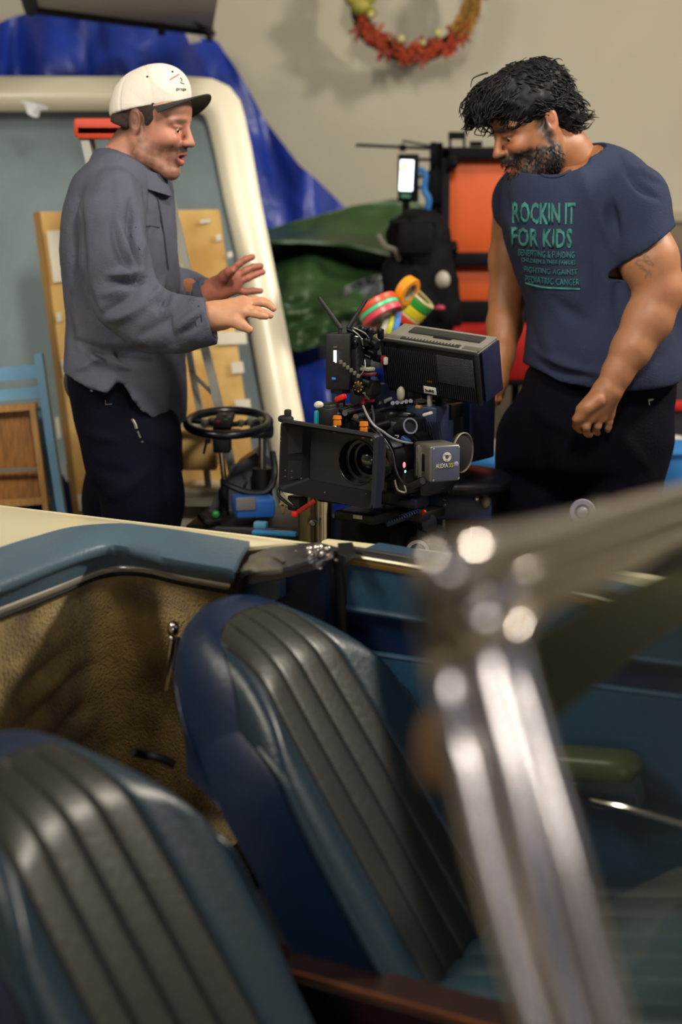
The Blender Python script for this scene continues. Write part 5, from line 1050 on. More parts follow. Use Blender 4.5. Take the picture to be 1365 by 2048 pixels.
for _m in (m_shirt, m_trou, m_tee, m_trou2): _m.node_tree.nodes['Principled BSDF'].inputs['Specular IOR Level'].default_value = .12; _m.node_tree.nodes['Principled BSDF'].inputs['Sheen Weight'].default_value = 0
Z = lambda py, Y: P(682, py, Y).z
X = lambda px, py, Y: P(px, py, Y).x
def pstack(rows, Yc, ang, bscale, Yd=None):
    """rows: (py, px left, px right, depth half-width); turns outline widths into stack rows"""
    out = []
    for r in rows:
        py, x0, x1, b = r[:4]; Y = Yc + (r[4] if len(r) > 4 else 0); a_, b_ = P(x0, py, Y), P(x1, py, Y); W = (b_.x - a_.x) / 2
        ca, sa = math.cos(ang), math.sin(ang); q = W * W - (b * sa) ** 2; a = math.sqrt(max(q, .0025)) / abs(ca) if abs(ca) > .3 else W
        out.append((a_.z, (a_.x + b_.x) / 2, Y, a, b))
    return out

# ------------------------------------------------------------------ man in the cap
p1 = thing('person', 'man in white cap, grey blue work shirt and dark trousers, gesturing with both hands', 'person', (-.44, 3.22, 0))
Y1 = 3.22; ang1 = R_(-16)
hc1 = P(304, 248, 3.20); Rh1 = rot_head(R_(-17), R_(15))
s = SDF(hc1 - Vector((.17, .17, .25)), hc1 + Vector((.17, .17, .16)), .0025)
s.chain([hc1 + Vector((-.035, .01, -.05)), P(262, 330, 3.22), P(240, 372, 3.24)], [.056, .062, .072], .02)
S1 = .87; build_head(s, hc1, Rh1, mouth=.006, S=S1)
V, F = s.mesh(); V = relax(V, F, 1, .35); blocks = [(V, F, paint_head(V, hc1, Rh1, .62, 1.1, .75, S=S1, beardcol=(.075, .045, .028), skin=np.array(lin('b8806a')[:3]), fade=.85))]
# hands
YN, YF_ = 2.93, 3.28
s = SDF(P(395, 690, 3.05), P(560, 560, 2.80) + Vector((0, .30, .0)), .0022); s.lo = np.array([P(395, 0, 2.9).x, 2.82, P(400, 680, 2.9).z]); s.n = np.array([int(.19 / .0022), int(.19 / .0022), int(.16 / .0022)]); s.g = np.full(s.n, .08, np.float32)
w_ = P(424, 633, YN); s.chain([P(398, 634, YN + .01), w_, P(445, 634, YN)], [.031, .0285, .027], .01)
kn = [P(488, 625, YN - .022), P(492, 617, YN - .006), P(491, 609, YN + .012), P(486, 603, YN + .028)]
build_hand(s, P(428, 632, YN), kn, [[kn[0], P(508, 627, YN - .03), P(522, 631, YN - .032), P(532, 633, YN - .03)], [kn[1], P(516, 621, YN - .012), P(532, 627, YN - .012), P(541, 631, YN - .012)],
    [kn[2], P(520, 605, YN + .01), P(538, 609, YN + .010), P(547, 617, YN + .008)], [kn[3], P(511, 600, YN + .03), P(526, 602, YN + .034), P(537, 606, YN + .034)]],
    [P(446, 640, YN - .018), P(470, 642, YN - .03), P(484, 650, YN - .036), P(499, 659, YN - .038)], .020)
V, F = s.mesh(); blocks.append((V, F, np.tile(np.array(lin('c48e6e')[:3]), (len(V), 1))))
s = SDF((0, 0, 0), (.01, .01, .01), .01); s.lo = np.array([P(398, 0, 3.3).x, 3.17, P(400, 625, 3.28).z]); s.vox = .0022; s.n = np.array([int(.18 / .0022), int(.2 / .0022), int(.17 / .0022)]); s.g = np.full(s.n, .08, np.float32)
s.chain([P(402, 592, YF_), P(424, 584, YF_), P(436, 578, YF_)], [.029, .027, .027], .01)
kn = [P(462, 545, YF_ - .006), P(472, 554, YF_ - .002), P(475, 566, YF_), P(468, 578, YF_ + .002)]
build_hand(s, P(428, 582, YF_), kn, [[kn[0], P(478, 528, YF_ - .01), P(492, 519, YF_ - .012), P(505, 514, YF_ - .012)], [kn[1], P(492, 541, YF_ - .004), P(508, 534, YF_), P(522, 532, YF_ + .004)],
    [kn[2], P(496, 556, YF_), P(512, 549, YF_ + .004), P(526, 544, YF_ + .008)], [kn[3], P(490, 584, YF_ + .004), P(506, 582, YF_ + .01), P(521, 582, YF_ + .012)]],
    [P(440, 565, YF_ - .02), P(450, 552, YF_ - .036), P(459, 544, YF_ - .05), P(467, 540, YF_ - .062)], .020)
V, F = s.mesh(); blocks.append((V, F, np.tile(np.array(lin('b06c58')[:3]), (len(V), 1))))
# hidden body under the clothes: torso, arms, legs down to the shoes
s = SDF((-.72, 2.85, .02), (-.1, 3.62, 1.5), .008)
s.stack([(z, cx, cy, a, b) for z, cx, cy, a, b in pstack([(345, 215, 290, .10), (430, 190, 305, .12), (600, 190, 315, .12), (740, 200, 310, .10), (900, 215, 320, .09)], Y1, ang1, 1)], ang1, .03)
s.chain([P(215, 355, 3.08), P(245, 590, 3.06), P(330, 632, 2.98), P(412, 634, YN)], [.05, .042, .038, .030], .02); s.chain([P(250, 390, 3.36), P(298, 560, 3.41), P(412, 590, YF_)], [.045, .040, .028], .02)
for dy, fx in ((-.07, -.40), (.08, -.46)):
    s.chain([P(262, 900, Y1 + dy * .8), Vector((fx - .02, Y1 + dy, .50)), Vector((fx - .05, Y1 + dy, .09))], [.050, .045, .036], .02)
V, F = s.mesh(); V = relax(V, F, 1); blocks.append((V, F, np.tile(SKIN, (len(V), 1))))
b1 = finish('body', blocks, m_skin, p1); eyes(hc1, Rh1, p1, S1)
MB().lathe(P(480, 561, YF_), P(496, 556, YF_) - P(475, 566, YF_), [(.0095, 0), (.0112, 0), (.0112, .004), (.0095, .004)], 20, closed=True).obj('finger_ring', m_stl, p1)
def moustache(c, Rh, S, mat, parent, th=.0042):
    s = SDF(c - Vector((.14, .14, .12)), c + Vector((.14, .14, .0)), .002); Hm = lambda x, y, z: c + Rh @ Vector((x, y, z)) * S
    for q in (-1, 1): s.cone(Hm(.1045, .003 * q, -.0425), Hm(.0925, .024 * q, -.0515), th * S, th * .6 * S, .004)
    V, F = s.mesh(); V += vnormals(V, F) * (nz(V, 700, 1) * .0008)[:, None]; return link('moustache', np_mesh('moustache', V, F), mat, parent, smooth=True)
moustache(hc1, Rh1, S1, M('brown_stubble', '3a2416', .8), p1)
# hair under the cap
s = SDF(hc1 - Vector((.14, .14, .12)), hc1 + Vector((.14, .14, .14)), .003); H1 = lambda x, y, z: hc1 + Rh1 @ Vector((x, y, z)) * S1
s.ell(H1(-.014, 0, .045), (Vector((.100, .0785, .082)) * S1)[:], Rh1, .01)
for q in (-1, 1): s.ell(H1(.018, .064 * q, .024), (Vector((.016, .007, .030)) * S1)[:], Rh1, .008); s.ell(H1(-.055, .045 * q, -.012), (Vector((.035, .024, .032)) * S1)[:], Rh1, .012)
s.ell(H1(.120, 0, -.020), (Vector((.098, .12, .105)) * S1)[:], Rh1, .010, 'sub')
for q in (-1, 1): s.ell(H1(-.004, .085 * q, -.010), (Vector((.024, .022, .036)) * S1)[:], Rh1, .006, 'sub')
s.cut(lambda X_, Y_, Z_: -(((X_ - hc1.x) * Rh1[0][2] + (Y_ - hc1.y) * Rh1[1][2] + (Z_ - hc1.z) * Rh1[2][2]) + .026 + .12 * ((X_ - hc1.x) * Rh1[0][0] + (Y_ - hc1.y) * Rh1[1][0] + (Z_ - hc1.z) * Rh1[2][0])))
V, F = s.mesh(); V = relax(V, F, 1); V += vnormals(V, F) * (nz(V, 260, 1) * .0012)[:, None]; link('hair', np_mesh('hair', V, F), M('brown_hair', '2c1c14', .8, var=.3, vs=90), p1, smooth=True)
# cap
s = SDF(hc1 - Vector((.16, .16, .05)), hc1 + Vector((.24, .16, .17)), .0028); m_cap = M('cap_white', 'ddd6ca', .8, var=.03, vs=8, bump=.15, bs=300)
Rc = Rh1 @ Matrix.Rotation(R_(-24), 3, 'Y'); SC = .80; HC = lambda x, y, z: hc1 + Rc @ Vector((x + .012, y, z + .006)) * SC
s.ell(HC(-.004, 0, .052), (Vector((.112, .088, .092)) * SC)[:], Rc, .01); s.ell(HC(.040, 0, .082), (Vector((.060, .066, .052)) * SC)[:], Rc, .03); s.ell(HC(-.03, 0, .035), (Vector((.090, .084, .05)) * SC)[:], Rc, .02)
cc, ax = HC(0, 0, .030), Rc @ Vector((.00, 0, 1))
s.cut(lambda X_, Y_, Z_: -((X_ - cc.x) * ax.x + (Y_ - cc.y) * ax.y + (Z_ - cc.z) * ax.z)); s.ell(HC(-.004, 0, .040), (Vector((.105, .081, .078)) * SC)[:], Rc, .004, 'sub')
V, F = s.mesh(); V = relax(V, F, 1); N = vnormals(V, F); Lc = (V - np.array(hc1)) @ np.array(Rc); az = np.arctan2(Lc[:, 1], Lc[:, 0] + .0)
V += N * (-.0016 * np.exp(-((np.abs(((az / (math.pi / 3)) % 1) - .5) - .5) / .045) ** 2) * (Lc[:, 2] < .13))[:, None]
V = folds(V, F, [(300, 150, 345, 190, 5, .0016), (262, 185, 300, 215, 6, -.0014), (325, 150, 355, 175, 4, -.0012)])
cap = link('cap', np_mesh('cap', V, F), m_cap, p1, smooth=True)
def brim_fn(u, v):
    a = (u - .5) * R_(132); r0 = .094; r1 = .094 + .078 * math.cos(a * .78) ** .7; r = r0 + (r1 - r0) * v
    x = -.006 + (r * math.cos(a)); y = .084 / .094 * (r0 + (r1 - r0) * v * .62) * math.sin(a); return HC(x, y, .034 - .020 * (y / .08) ** 2 * (.5 + .5 * v) + .004 * v)
MB().grid(lambda u, v: brim_fn(u, v) + (Rc @ Vector((0, 0, .002))), 30, 10, -.0022).obj('brim', M('brim_black', '10181a', .6), cap, auto=60); MB().grid(brim_fn, 30, 10, .0018).obj('brim_underside', M('brim_green', '14201e', .7), cap, auto=60)
MB().ball(HC(.008, 0, .145), (.006, .006, .003), 2).obj('button', m_cap, cap)
bvh = BVHTree.FromPolygons([Vector(v) for v in V], [tuple(f) for f in F.tolist()])
def onto(px, py, bv, lift=.0008):
    d = ray(px, py).normalized(); h = bv.ray_cast(Vector((0, 0, CAM_H)), d); return (h[0] + h[1] * lift * (1 if h[1].dot(d) < 0 else -1)) if h[0] else None
def decal_line(name, pts, w_, mat, parent, bv, lift=.0012):
    q = [onto(x, y, bv, lift) for x, y in pts]; q = [p for p in q if p]; 
    if len(q) > 1: return MB().tube(q, w_, 6).obj(name, mat, parent)
for x, y in ((295, 154), (345, 144)):
    c_ = onto(x, y, bvh, .0005)
    if c_: MB().ball(c_, (.0028, .0028, .0028), 1).obj('eyelet', M('ink', '222226', .6), cap)
decal_line('print_stripe', [(340, 160), (346, 156), (352, 153), (358, 149)], .0012, M('print_red', 'd8604c', .7), cap, bvh)
decal_line('print_mark', [(360, 156), (364, 160), (361, 166), (368, 168)], .0012, M('print_grey', '6a6a66', .7), cap, bvh)
def text_project(name, txt, x0, y0, w_px, h_px, mat, parent, bv, slope=0., lift=.0012, bow=0., bold=.0):
    me = text_mesh(txt, 1, 0, bold); me.materials.clear(); bm_ = bmesh.new(); bm_.from_mesh(me); bmesh.ops.subdivide_edges(bm_, edges=[e for e in bm_.edges if e.calc_length() > .25], cuts=2); bmesh.ops.triangulate(bm_, faces=bm_.faces[:])
    xs = [v.co.x for v in bm_.verts]; ys = [v.co.y for v in bm_.verts]; ax_, bx_ = min(xs), max(xs); ay_, by_ = min(ys), max(ys); last = next((q for q in (onto(x0 + w_px * k_ / 8, y0 + h_px / 2, bv, lift) for k_ in range(9)) if q), None)
    if last is None: bm_.free(); return None
    for v in bm_.verts:
        u, t_ = (v.co.x - ax_) / (bx_ - ax_), (v.co.y - ay_) / (by_ - ay_); p = onto(x0 + w_px * u, y0 + h_px * (1 - t_) + slope * w_px * u + bow * math.sin(u * math.pi), bv, lift)
        v.co = p if p else last
    bmesh.ops.solidify(bm_, geom=bm_.faces[:], thickness=.0004); bm_.to_mesh(me); bm_.free(); return link(name, me, mat, parent)
text_project('lettering', 'garage', 352, 176, 20, 6, M('print_dark', '3a3a3c', .7), cap, bvh, .05)
# shirt
s = SDF((-.76, 2.78, .74), (-.22, 3.66, 1.60), .0048)
s.stack(pstack([(298, 212, 270, .07), (322, 185, 318, .11), (345, 166, 331, .15), (400, 144, 341, .18), (500, 132, 350, .185), (600, 138, 358, .18), (690, 140, 364, .18), (760, 132, 368, .20), (875, 126, 366, .22)], Y1, ang1, 1), ang1, .03)
s.chain([P(232, 392, 3.06), P(222, 440, 3.02), P(230, 520, 2.99), P(252, 596, 2.98)], [.056, .066, .070, .068], .022)
s.chain([P(252, 598, 2.98), P(300, 640, 2.975), P(360, 648, 2.96), P(402, 645, 2.935), P(420, 644, 2.93)], [.068, .064, .056, .047, .044], .02)
s.chain([P(265, 385, 3.38), P(285, 480, 3.41), P(302, 565, 3.42)], [.052, .054, .052], .03); s.chain([P(304, 568, 3.42), P(372, 585, 3.36), P(416, 590, YF_ + .01)], [.055, .046, .036], .03)
hx = [X(p, 770, Y1) for p in (110, 138, 150, 240, 258, 270, 300, 345, 372)]; hz = [Z(p, Y1) for p in (706, 716, 735, 770, 748, 752, 806, 848, 852)]
s.cut(lambda X_, Y_, Z_: np.where(X_ < X(370, 700, Y1), np.interp(X_, hx, hz) - Z_, -1.) + 0 * Y_)
e = P(420, 644, 2.93); s.cut(lambda X_, Y_, Z_: np.where(X_ > X(395, 640, 2.93), (X_ - X(424, 640, 2.93)) * .97 + (Z_ - P(0, 645, 2.93).z) * .25, -1.) * (Y_ < 3.1) + -1. * (Y_ >= 3.1))
s.ell(P(425, 644, 2.93), (.030, .034, .034), None, .004, 'sub'); s.ell(P(420, 590, YF_), (.02, .03, .03), None, .004, 'sub')
s.chain([hc1 + Vector((-.03, .01, -.05)), P(262, 326, 3.22)], [.066, .070], .006) if 0 else None
s.cone(hc1 + Vector((-.02, 0, -.03)), P(270, 322, 3.22), .068, .066, .006, 'sub')
V, F = s.mesh(); V = relax(V, F, 2)
fl = [(236, 330, 262, 480, 8, .004), (262, 400, 285, 560, 7, -.012), (285, 400, 300, 520, 8, .007), (232, 430, 282, 548, 6, .008), (225, 450, 270, 560, 6, -.006), (215, 548, 285, 540, 6, .011), (215, 566, 300, 556, 6, -.013), (200, 590, 250, 570, 8, .007), (205, 628, 290, 560, 8, -.007), (215, 640, 300, 600, 8, .007),
      (300, 600, 330, 555, 6, .009), (310, 615, 345, 580, 6, -.009), (340, 600, 360, 560, 5, .006), (280, 672, 350, 620, 9, -.006), (350, 660, 395, 620, 7, .007), (365, 668, 405, 630, 6, -.006), (160, 400, 168, 560, 9, -.011), (150, 520, 200, 640, 9, -.009), (150, 680, 300, 722, 7, -.010), (175, 700, 215, 730, 6, .008), (215, 712, 262, 736, 6, .007), (232, 700, 265, 735, 5, -.007), (150, 740, 200, 715, 6, .006),
      (300, 350, 338, 690, 4, -.005), (170, 380, 235, 340, 10, .004), (250, 345, 300, 420, 8, .005), (190, 690, 320, 700, 7, -.006), (365, 560, 400, 575, 6, -.006), (372, 585, 405, 600, 5, .006), (310, 700, 330, 820, 9, .004), (330, 600, 355, 690, 6, -.006), (140, 590, 148, 700, 6, -.005)]
V = folds(V, F, [q[:5] + (q[5] * 1.55,) for q in fl]); N = vnormals(V, F); V = V + N * (.0028 * nz(V, 38, 2) + .0022 * np.abs(nz(V * np.array([1, 1, .55]), 75, 4)) + .0008 * nz(V, 130, 4))[:, None]
sh = link('shirt', np_mesh('shirt', V, F), m_shirt, p1, smooth=True); bvs = BVHTree.FromPolygons([Vector(v) for v in V], [tuple(f) for f in F.tolist()])
def collar_fn(u, v):
    a = R_(-205 + 300 * u); c_ = hc1 + Vector((-.038 + .012, .005, -.100)); r = .073 + .012 * v
    p = c_ + Vector((r * 1.0 * math.cos(a), r * math.sin(a), 0)); drop = -.055 * (math.cos(a) * .5 + .5) * 1.0
    return p + Vector((.0, 0, drop + .030 * (1 - v) - .012 * v + .012)) + Vector((-.022, 0, 0))
MB().grid(collar_fn, 44, 6, .004).obj('collar', m_shirt, sh, auto=60)
decal_line('placket', [(302, 352), (312, 385), (321, 430), (329, 480), (336, 540)], .0022, M('seam_dark', '2a2e40', .8), sh, bvs, .001)
decal_line('cuff_seam', [(398, 612), (404, 640), (412, 678)], .0016, M('seam_dark', '2a2e40', .8), sh, bvs)
decal_line('pocket_edge', [(272, 455), (300, 452), (318, 455)], .0012, M('seam_dark', '2a2e40', .8), sh, bvs); decal_line('pocket_edge', [(262, 470), (280, 500)], .0012, M('seam_dark', '2a2e40', .8), sh, bvs)
MB().lathe(P(421, 645, 2.932), Vector((1, 0, .25)), [(.034, -.022), (.0455, -.024), (.0465, -.004), (.045, 0), (.034, 0)], 30, closed=True).obj('cuff', m_shirt, sh, auto=50)
MB().lathe(P(417, 590, YF_ + .005), Vector((1, -.3, .3)), [(.028, -.02), (.037, -.022), (.038, -.002), (.028, 0)], 26, closed=True).obj('cuff', m_shirt, sh, auto=50)
# trousers and shoes
s = SDF((-.76, 2.96, .02), (-.22, 3.50, 1.16), .0065)
s.stack(pstack([(700, 146, 350, .15), (760, 140, 354, .155), (820, 152, 357, .155), (880, 168, 358, .16), (930, 180, 360, .165), (960, 190, 361, .16)], Y1, ang1, 1), ang1, .03)
s.chain([P(288, 880, Y1 - .06), P(285, 1000, Y1 - .08), Vector((-.46, Y1 - .10, .45)), Vector((-.49, Y1 - .10, .08))], [.085, .086, .072, .062], .035)
s.chain([P(262, 850, Y1 + .09), P(245, 1000, Y1 + .10), Vector((-.53, Y1 + .11, .45)), Vector((-.57, Y1 + .11, .08))], [.092, .088, .072, .062], .035)
V, F = s.mesh(); V = relax(V, F, 2); V = folds(V, F, [(165, 860, 230, 880, 8, .006), (180, 930, 260, 950, 10, -.006), (290, 870, 350, 900, 9, .005), (200, 1000, 300, 940, 10, .006), (330, 900, 345, 1040, 8, -.004)]); V += vnormals(V, F) * (.0025 * nz(V, 30, 7))[:, None]
tr = link('trousers', np_mesh('trousers', V, F), m_trou, p1, smooth=True); bvt = BVHTree.FromPolygons([Vector(v) for v in V], [tuple(f) for f in F.tolist()])
decal_line('pocket_trim', [(264, 838), (270, 848), (273, 858)], .0035, m_grey, tr, bvt); decal_line('pocket_trim', [(275, 862), (281, 876)], .0022, m_grey, tr, bvt); c_ = onto(285, 884, bvt); MB().ball(c_, .003, 1).obj('rivet', m_grey, tr)
decal_line('hip_label', [(211, 800), (212, 809), (224, 808)], .0012, m_grey, tr, bvt); c_ = onto(184, 781, bvt) or P(184, 781, 3.05); MB().ball(c_, .0045, 1).obj('belt_stud', m_stl, tr)
s = SDF((-.78, 2.9, .74), (-.60, 3.3, 1.1), .005); s.ell(P(152, 762, 3.20), (.026, .045, .045), None, .02); V, F = s.mesh(); link('hip_pouch', np_mesh('pouch', V, F), M('grey_cloth', '3a3a48', .8, bump=.2), tr, smooth=True)
def shoe(x, y, dx, mat, parent, ang=0):
    s = SDF((x - .16, y - .16, -.005), (x + .2, y + .16, .13), .005); d = Vector((math.cos(ang), math.sin(ang), 0)) * dx
    s.cone((x - d.x * .3, y - d.y * .3, .042), (x + d.x * .75, y + d.y * .75, .034), .040, .040, .02); s.cone((x, y, .05), (x + d.x * .1, y + d.y * .1, .10), .045, .045, .03); s.cut(lambda a, b, c: .0 - c + 0 * a + 0 * b)
    V, F = s.mesh(); V = relax(V, F, 2); link('shoe', np_mesh('shoe', V, F), mat, parent, smooth=True)
shoe(-.47, Y1 - .10, .16, m_blk, p1, ang1); shoe(-.55, Y1 + .11, .16, m_blk, p1, ang1)

# ------------------------------------------------------------------ bearded man
p2 = thing('person', 'bearded man with dark curly hair, slate printed T-shirt and black trousers, looking down', 'person', (.50, 3.2, 0))
Y2 = 3.20; S2 = .91; hc2 = P(1066, 251, 3.16); Rh2 = rot_head(R_(180 + 20), R_(27), R_(2)); SK2 = np.array(lin('9a6544')[:3])
s = SDF(hc2 - Vector((.17, .17, .26)), hc2 + Vector((.22, .18, .17)), .0025)
s.chain([hc2 + Vector((.030, .01, -.045)), P(1122, 303, 3.2), P(1150, 350, 3.22)], [.055, .059, .072], .02)
build_head(s, hc2, Rh2, mouth=.001, S=S2)
Hh = lambda x, y, z: hc2 + Rh2 @ Vector((x, y, z)) * S2
for q in (-1, 1): s.cone(Hh(.020, .046 * q, -.070), Hh(.070, .016 * q, -.106), .026, .026, .02); s.cone(Hh(.010, .058 * q, -.030), Hh(.020, .052 * q, -.075), .017, .022, .02)
s.cone(Hh(.060, 0, -.085), Hh(.082, 0, -.112), .030, .022, .02); s.cone(Hh(.096, -.02, -.043), Hh(.102, 0, -.040), .006, .007, .006); s.cone(Hh(.096, .02, -.043), Hh(.102, 0, -.040), .006, .007, .006)
V, F = s.mesh(); V = relax(V, F, 1, .35); C = paint_head(V, hc2, Rh2, 1.3, 1.2, 1.3, lipc=(.42, .11, .08), skin=SK2, S=S2)
L = (V - np.array(hc2)) @ np.array(Rh2) / S2; N = vnormals(V, F); bd = np.clip((-.03 - L[:, 2]) / .02, 0, 1) * (L[:, 0] > -.01) * (C[:, 0] < .12); V = V + N * (bd * .0016 * nz(V, 420, 3))[:, None]
blocks2 = [(V, F, C)]
# near bare arm with relaxed hand
s = SDF((0, 0, 0), (.01,) * 3, .01); s.vox = .0032; s.lo = np.array([X(1120, 800, 3.0), 2.86, Z(880, 2.98)]); s.n = np.array([int(.34 / .0032), int(.30 / .0032), int((Z(440, 3.0) - Z(880, 2.98)) / .0032)]); s.g = np.full(s.n, .08, np.float32)
s.chain([P(1275, 430, 3.05), P(1298, 520, 3.04), P(1318, 580, 3.03)], [.048, .060, .052], .02)
s.chain([P(1322, 582, 3.03), P(1296, 640, 3.02), P(1262, 700, 3.00), P(1236, 745, 2.99), P(1222, 775, 2.985)], [.049, .051, .041, .031, .029], .015)
kn = [P(1166, 820, 2.965), P(1182, 832, 2.975), P(1200, 834, 2.99), P(1217, 828, 3.005)]
build_hand(s, P(1216, 778, 2.985), kn, [[kn[0], P(1153, 838, 2.965), P(1152, 852, 2.985), P(1162, 862, 3.00)], [kn[1], P(1174, 854, 2.97), P(1174, 866, 2.985), P(1180, 872, 3.00)], [kn[2], P(1196, 852, 2.985), P(1192, 862, 3.0), P(1196, 866, 3.01)], [kn[3], P(1219, 843, 3.005), P(1217, 855, 3.01), P(1216, 860, 3.02)]],
    [P(1196, 800, 2.96), P(1176, 815, 2.955), P(1164, 832, 2.965), P(1160, 848, 2.98)], .023)
V, F = s.mesh(); V = relax(V, F, 1, .3); Xp, Yp = to_px(V); C = np.tile(np.array(lin('a87250')[:3]), (len(V), 1)); N = vnormals(V, F)
def ink(segs, wd):
    m = np.zeros(len(V))
    for x0, y0, x1, y1 in segs:
        t = np.clip(((Xp - x0) * (x1 - x0) + (Yp - y0) * (y1 - y0)) / ((x1 - x0) ** 2 + (y1 - y0) ** 2), 0, 1); r2 = (Xp - x0 - t * (x1 - x0)) ** 2 + (Yp - y0 - t * (y1 - y0)) ** 2; m = np.maximum(m, np.exp(-r2 / wd ** 2))
    return m * (N[:, 1] < 0)
tat = ink([(1277, 518, 1272, 528), (1272, 528, 1284, 532), (1288, 512, 1292, 525), (1292, 525, 1303, 530), (1284, 532, 1296, 545), (1296, 545, 1292, 556), (1300, 540, 1302, 552), (1286, 522, 1300, 522), (1290, 510, 1298, 516), (1280, 536, 1290, 540), (1275, 522, 1284, 520), (1303, 524, 1308, 532)], 1.9)
C = C * (1 - .6 * tat[:, None]) + np.array([.04, .06, .05]) * .6 * tat[:, None]; red = np.exp(-((Xp - 1326) ** 2 + (Yp - 585) ** 2) / 26 ** 2)[:, None] * .4; C = C * (1 - red) + np.array([.42, .13, .09]) * red
blocks2.append((V, F, C))
# far arm, hand behind the monitor
s = SDF((0, 0, 0), (.01,) * 3, .01); s.vox = .0034; s.lo = np.array([X(966, 800, 3.3), 3.18, Z(835, 3.3)]); s.n = np.array([int(.16 / .0034), int(.34 / .0034), int((Z(400, 3.4) - Z(835, 3.3)) / .0034)]); s.g = np.full(s.n, .08, np.float32)
s.chain([P(1028, 430, 3.40), P(1022, 520, 3.40), P(1016, 590, 3.38)], [.050, .049, .043], .02); s.chain([P(1016, 592, 3.38), P(1010, 650, 3.35), P(1002, 710, 3.31), P(995, 752, 3.28)], [.043, .041, .032, .027], .015)
kn = [P(984, 778, 3.25), P(990, 782, 3.26), P(995, 785, 3.27), P(998, 790, 3.29)]
build_hand(s, P(995, 758, 3.28), kn, [[kn[0], P(978, 796, 3.235), P(982, 806, 3.24)], [kn[1], P(988, 800, 3.24), P(990, 810, 3.25)], [kn[2], P(998, 798, 3.26), P(996, 806, 3.27)], [kn[3], P(1003, 784, 3.29), P(1003, 794, 3.29)]], [P(985, 768, 3.25), P(974, 785, 3.24), P(970, 800, 3.235)], .019)
V, F = s.mesh(); V = relax(V, F, 1, .3); blocks2.append((V, F, np.tile(np.array(lin('9c6640')[:3]), (len(V), 1))))
s = SDF((.28, 2.9, .02), (.95, 3.6, 1.62), .009); angB = R_(180 + 42)
s.stack(pstack([(335, 1095, 1220, .09), (420, 1080, 1240, .11), (600, 1110, 1290, .11), (760, 1100, 1300, .11), (860, 1090, 1290, .11)], Y2, R_(180), 1), R_(180), .03)
s.chain([P(1200, 345, 3.2), P(1275, 400, 3.06)], [.06, .06], .03); s.chain([P(1120, 345, 3.25), P(1040, 400, 3.38)], [.05, .045], .03)
s.chain([P(1090, 880, Y2 + .03), P(1062, 1100, Y2 + .05), Vector((.45, Y2 + .06, .42)), Vector((.44, Y2 + .08, .09))], [.07, .06, .05, .04], .02); s.chain([P(1250, 880, Y2 - .03), P(1246, 1060, Y2 - .04), Vector((.66, Y2 - .05, .42)), Vector((.68, Y2 - .05, .09))], [.07, .055, .05, .04], .02)
V, F = s.mesh(); V = relax(V, F, 1); blocks2.append((V, F, np.tile(SK2, (len(V), 1))))
b2_ = finish('body', blocks2, m_skin, p2); eyes(hc2, Rh2, p2, S2)
moustache(hc2, Rh2, S2, M('dark_stubble', '0c090a', .8), p2, .0062)
# curly hair: a soft mass and a few hundred locks in one mesh
m_hair = M('black_hair', '07060a', .62, var=.3, vs=60); m_hair.node_tree.nodes['Principled BSDF'].inputs['Specular IOR Level'].default_value = .3; s = SDF(hc2 - Vector((.19, .17, .10)), hc2 + Vector((.17, .17, .21)), .004)
for p_, r_ in (((-.016, 0, .062), (.100, .088, .082)), ((-.068, 0, .014), (.046, .074, .055)), ((.045, 0, .100), (.070, .076, .044)), ((.092, 0, .088), (.042, .060, .036)), ((.02, 0, .055), (.07, .080, .055))): s.ell(Hh(*p_), tuple(q * S2 for q in r_), Rh2, .02)
s.ell(Hh(-.078, 0, -.022), (.036, .058, .036), Rh2, .015)
s.ell(Hh(.130, 0, -.030), (.072, .12, .084), Rh2, .012, 'sub')
for q in (-1, 1): s.ell(Hh(-.012, .094 * q, -.012), (.022, .026, .030), Rh2, .006, 'sub'); s.ell(Hh(.050, .085 * q, -.035), (.045, .034, .045), Rh2, .01, 'sub')
V, F = s.mesh(); V = relax(V, F, 1); N = vnormals(V, F); V = V + N * (.006 * nz(V, 85, 1) + .003 * nz(V, 190, 2))[:, None]
hr = link('hair', np_mesh('hair', V, F), m_hair, p2, smooth=True); random.seed(5); mb = MB(); NV = len(V)
for i in range(1150):
    j = random.randrange(NV); p = Vector(V[j]); n = Vector(N[j]); ll = Rh2.transposed() @ (p - hc2)
    if ll.z < .02 and ll.x > -.03: continue
    if ll.z < -.058: continue
    flow = (Rh2 @ Vector((.5 if ll.x > .03 else -.75, .25 * (1 if ll.y > 0 else -1), -.3)) + n * .1); flow -= n * flow.dot(n) * .8; flow.normalize(); b_ = n.cross(flow); r0 = random.uniform(.0015, .0042); L_ = random.uniform(.018, .042); ph = random.random() * 6; tw = random.uniform(4, 8); rad = random.uniform(.0011, .0024)
    edge_ = 1.6 if ll.z > .09 or ll.x < -.07 or ll.x > .08 else .6
    pts = [p - n * .002 + flow * (L_ * t) + (n * math.sin(ph + tw * t) + b_ * math.cos(ph + tw * t)) * r0 + n * (.0015 * edge_ * t + .0015 - .006 * t * t * (1 if edge_ < 1 else .3)) for t in [k / 9 for k in range(10)]]
    mb.tube(pts, [rad * (1 - .75 * (k / 9) ** 2) for k in range(10)], 5)
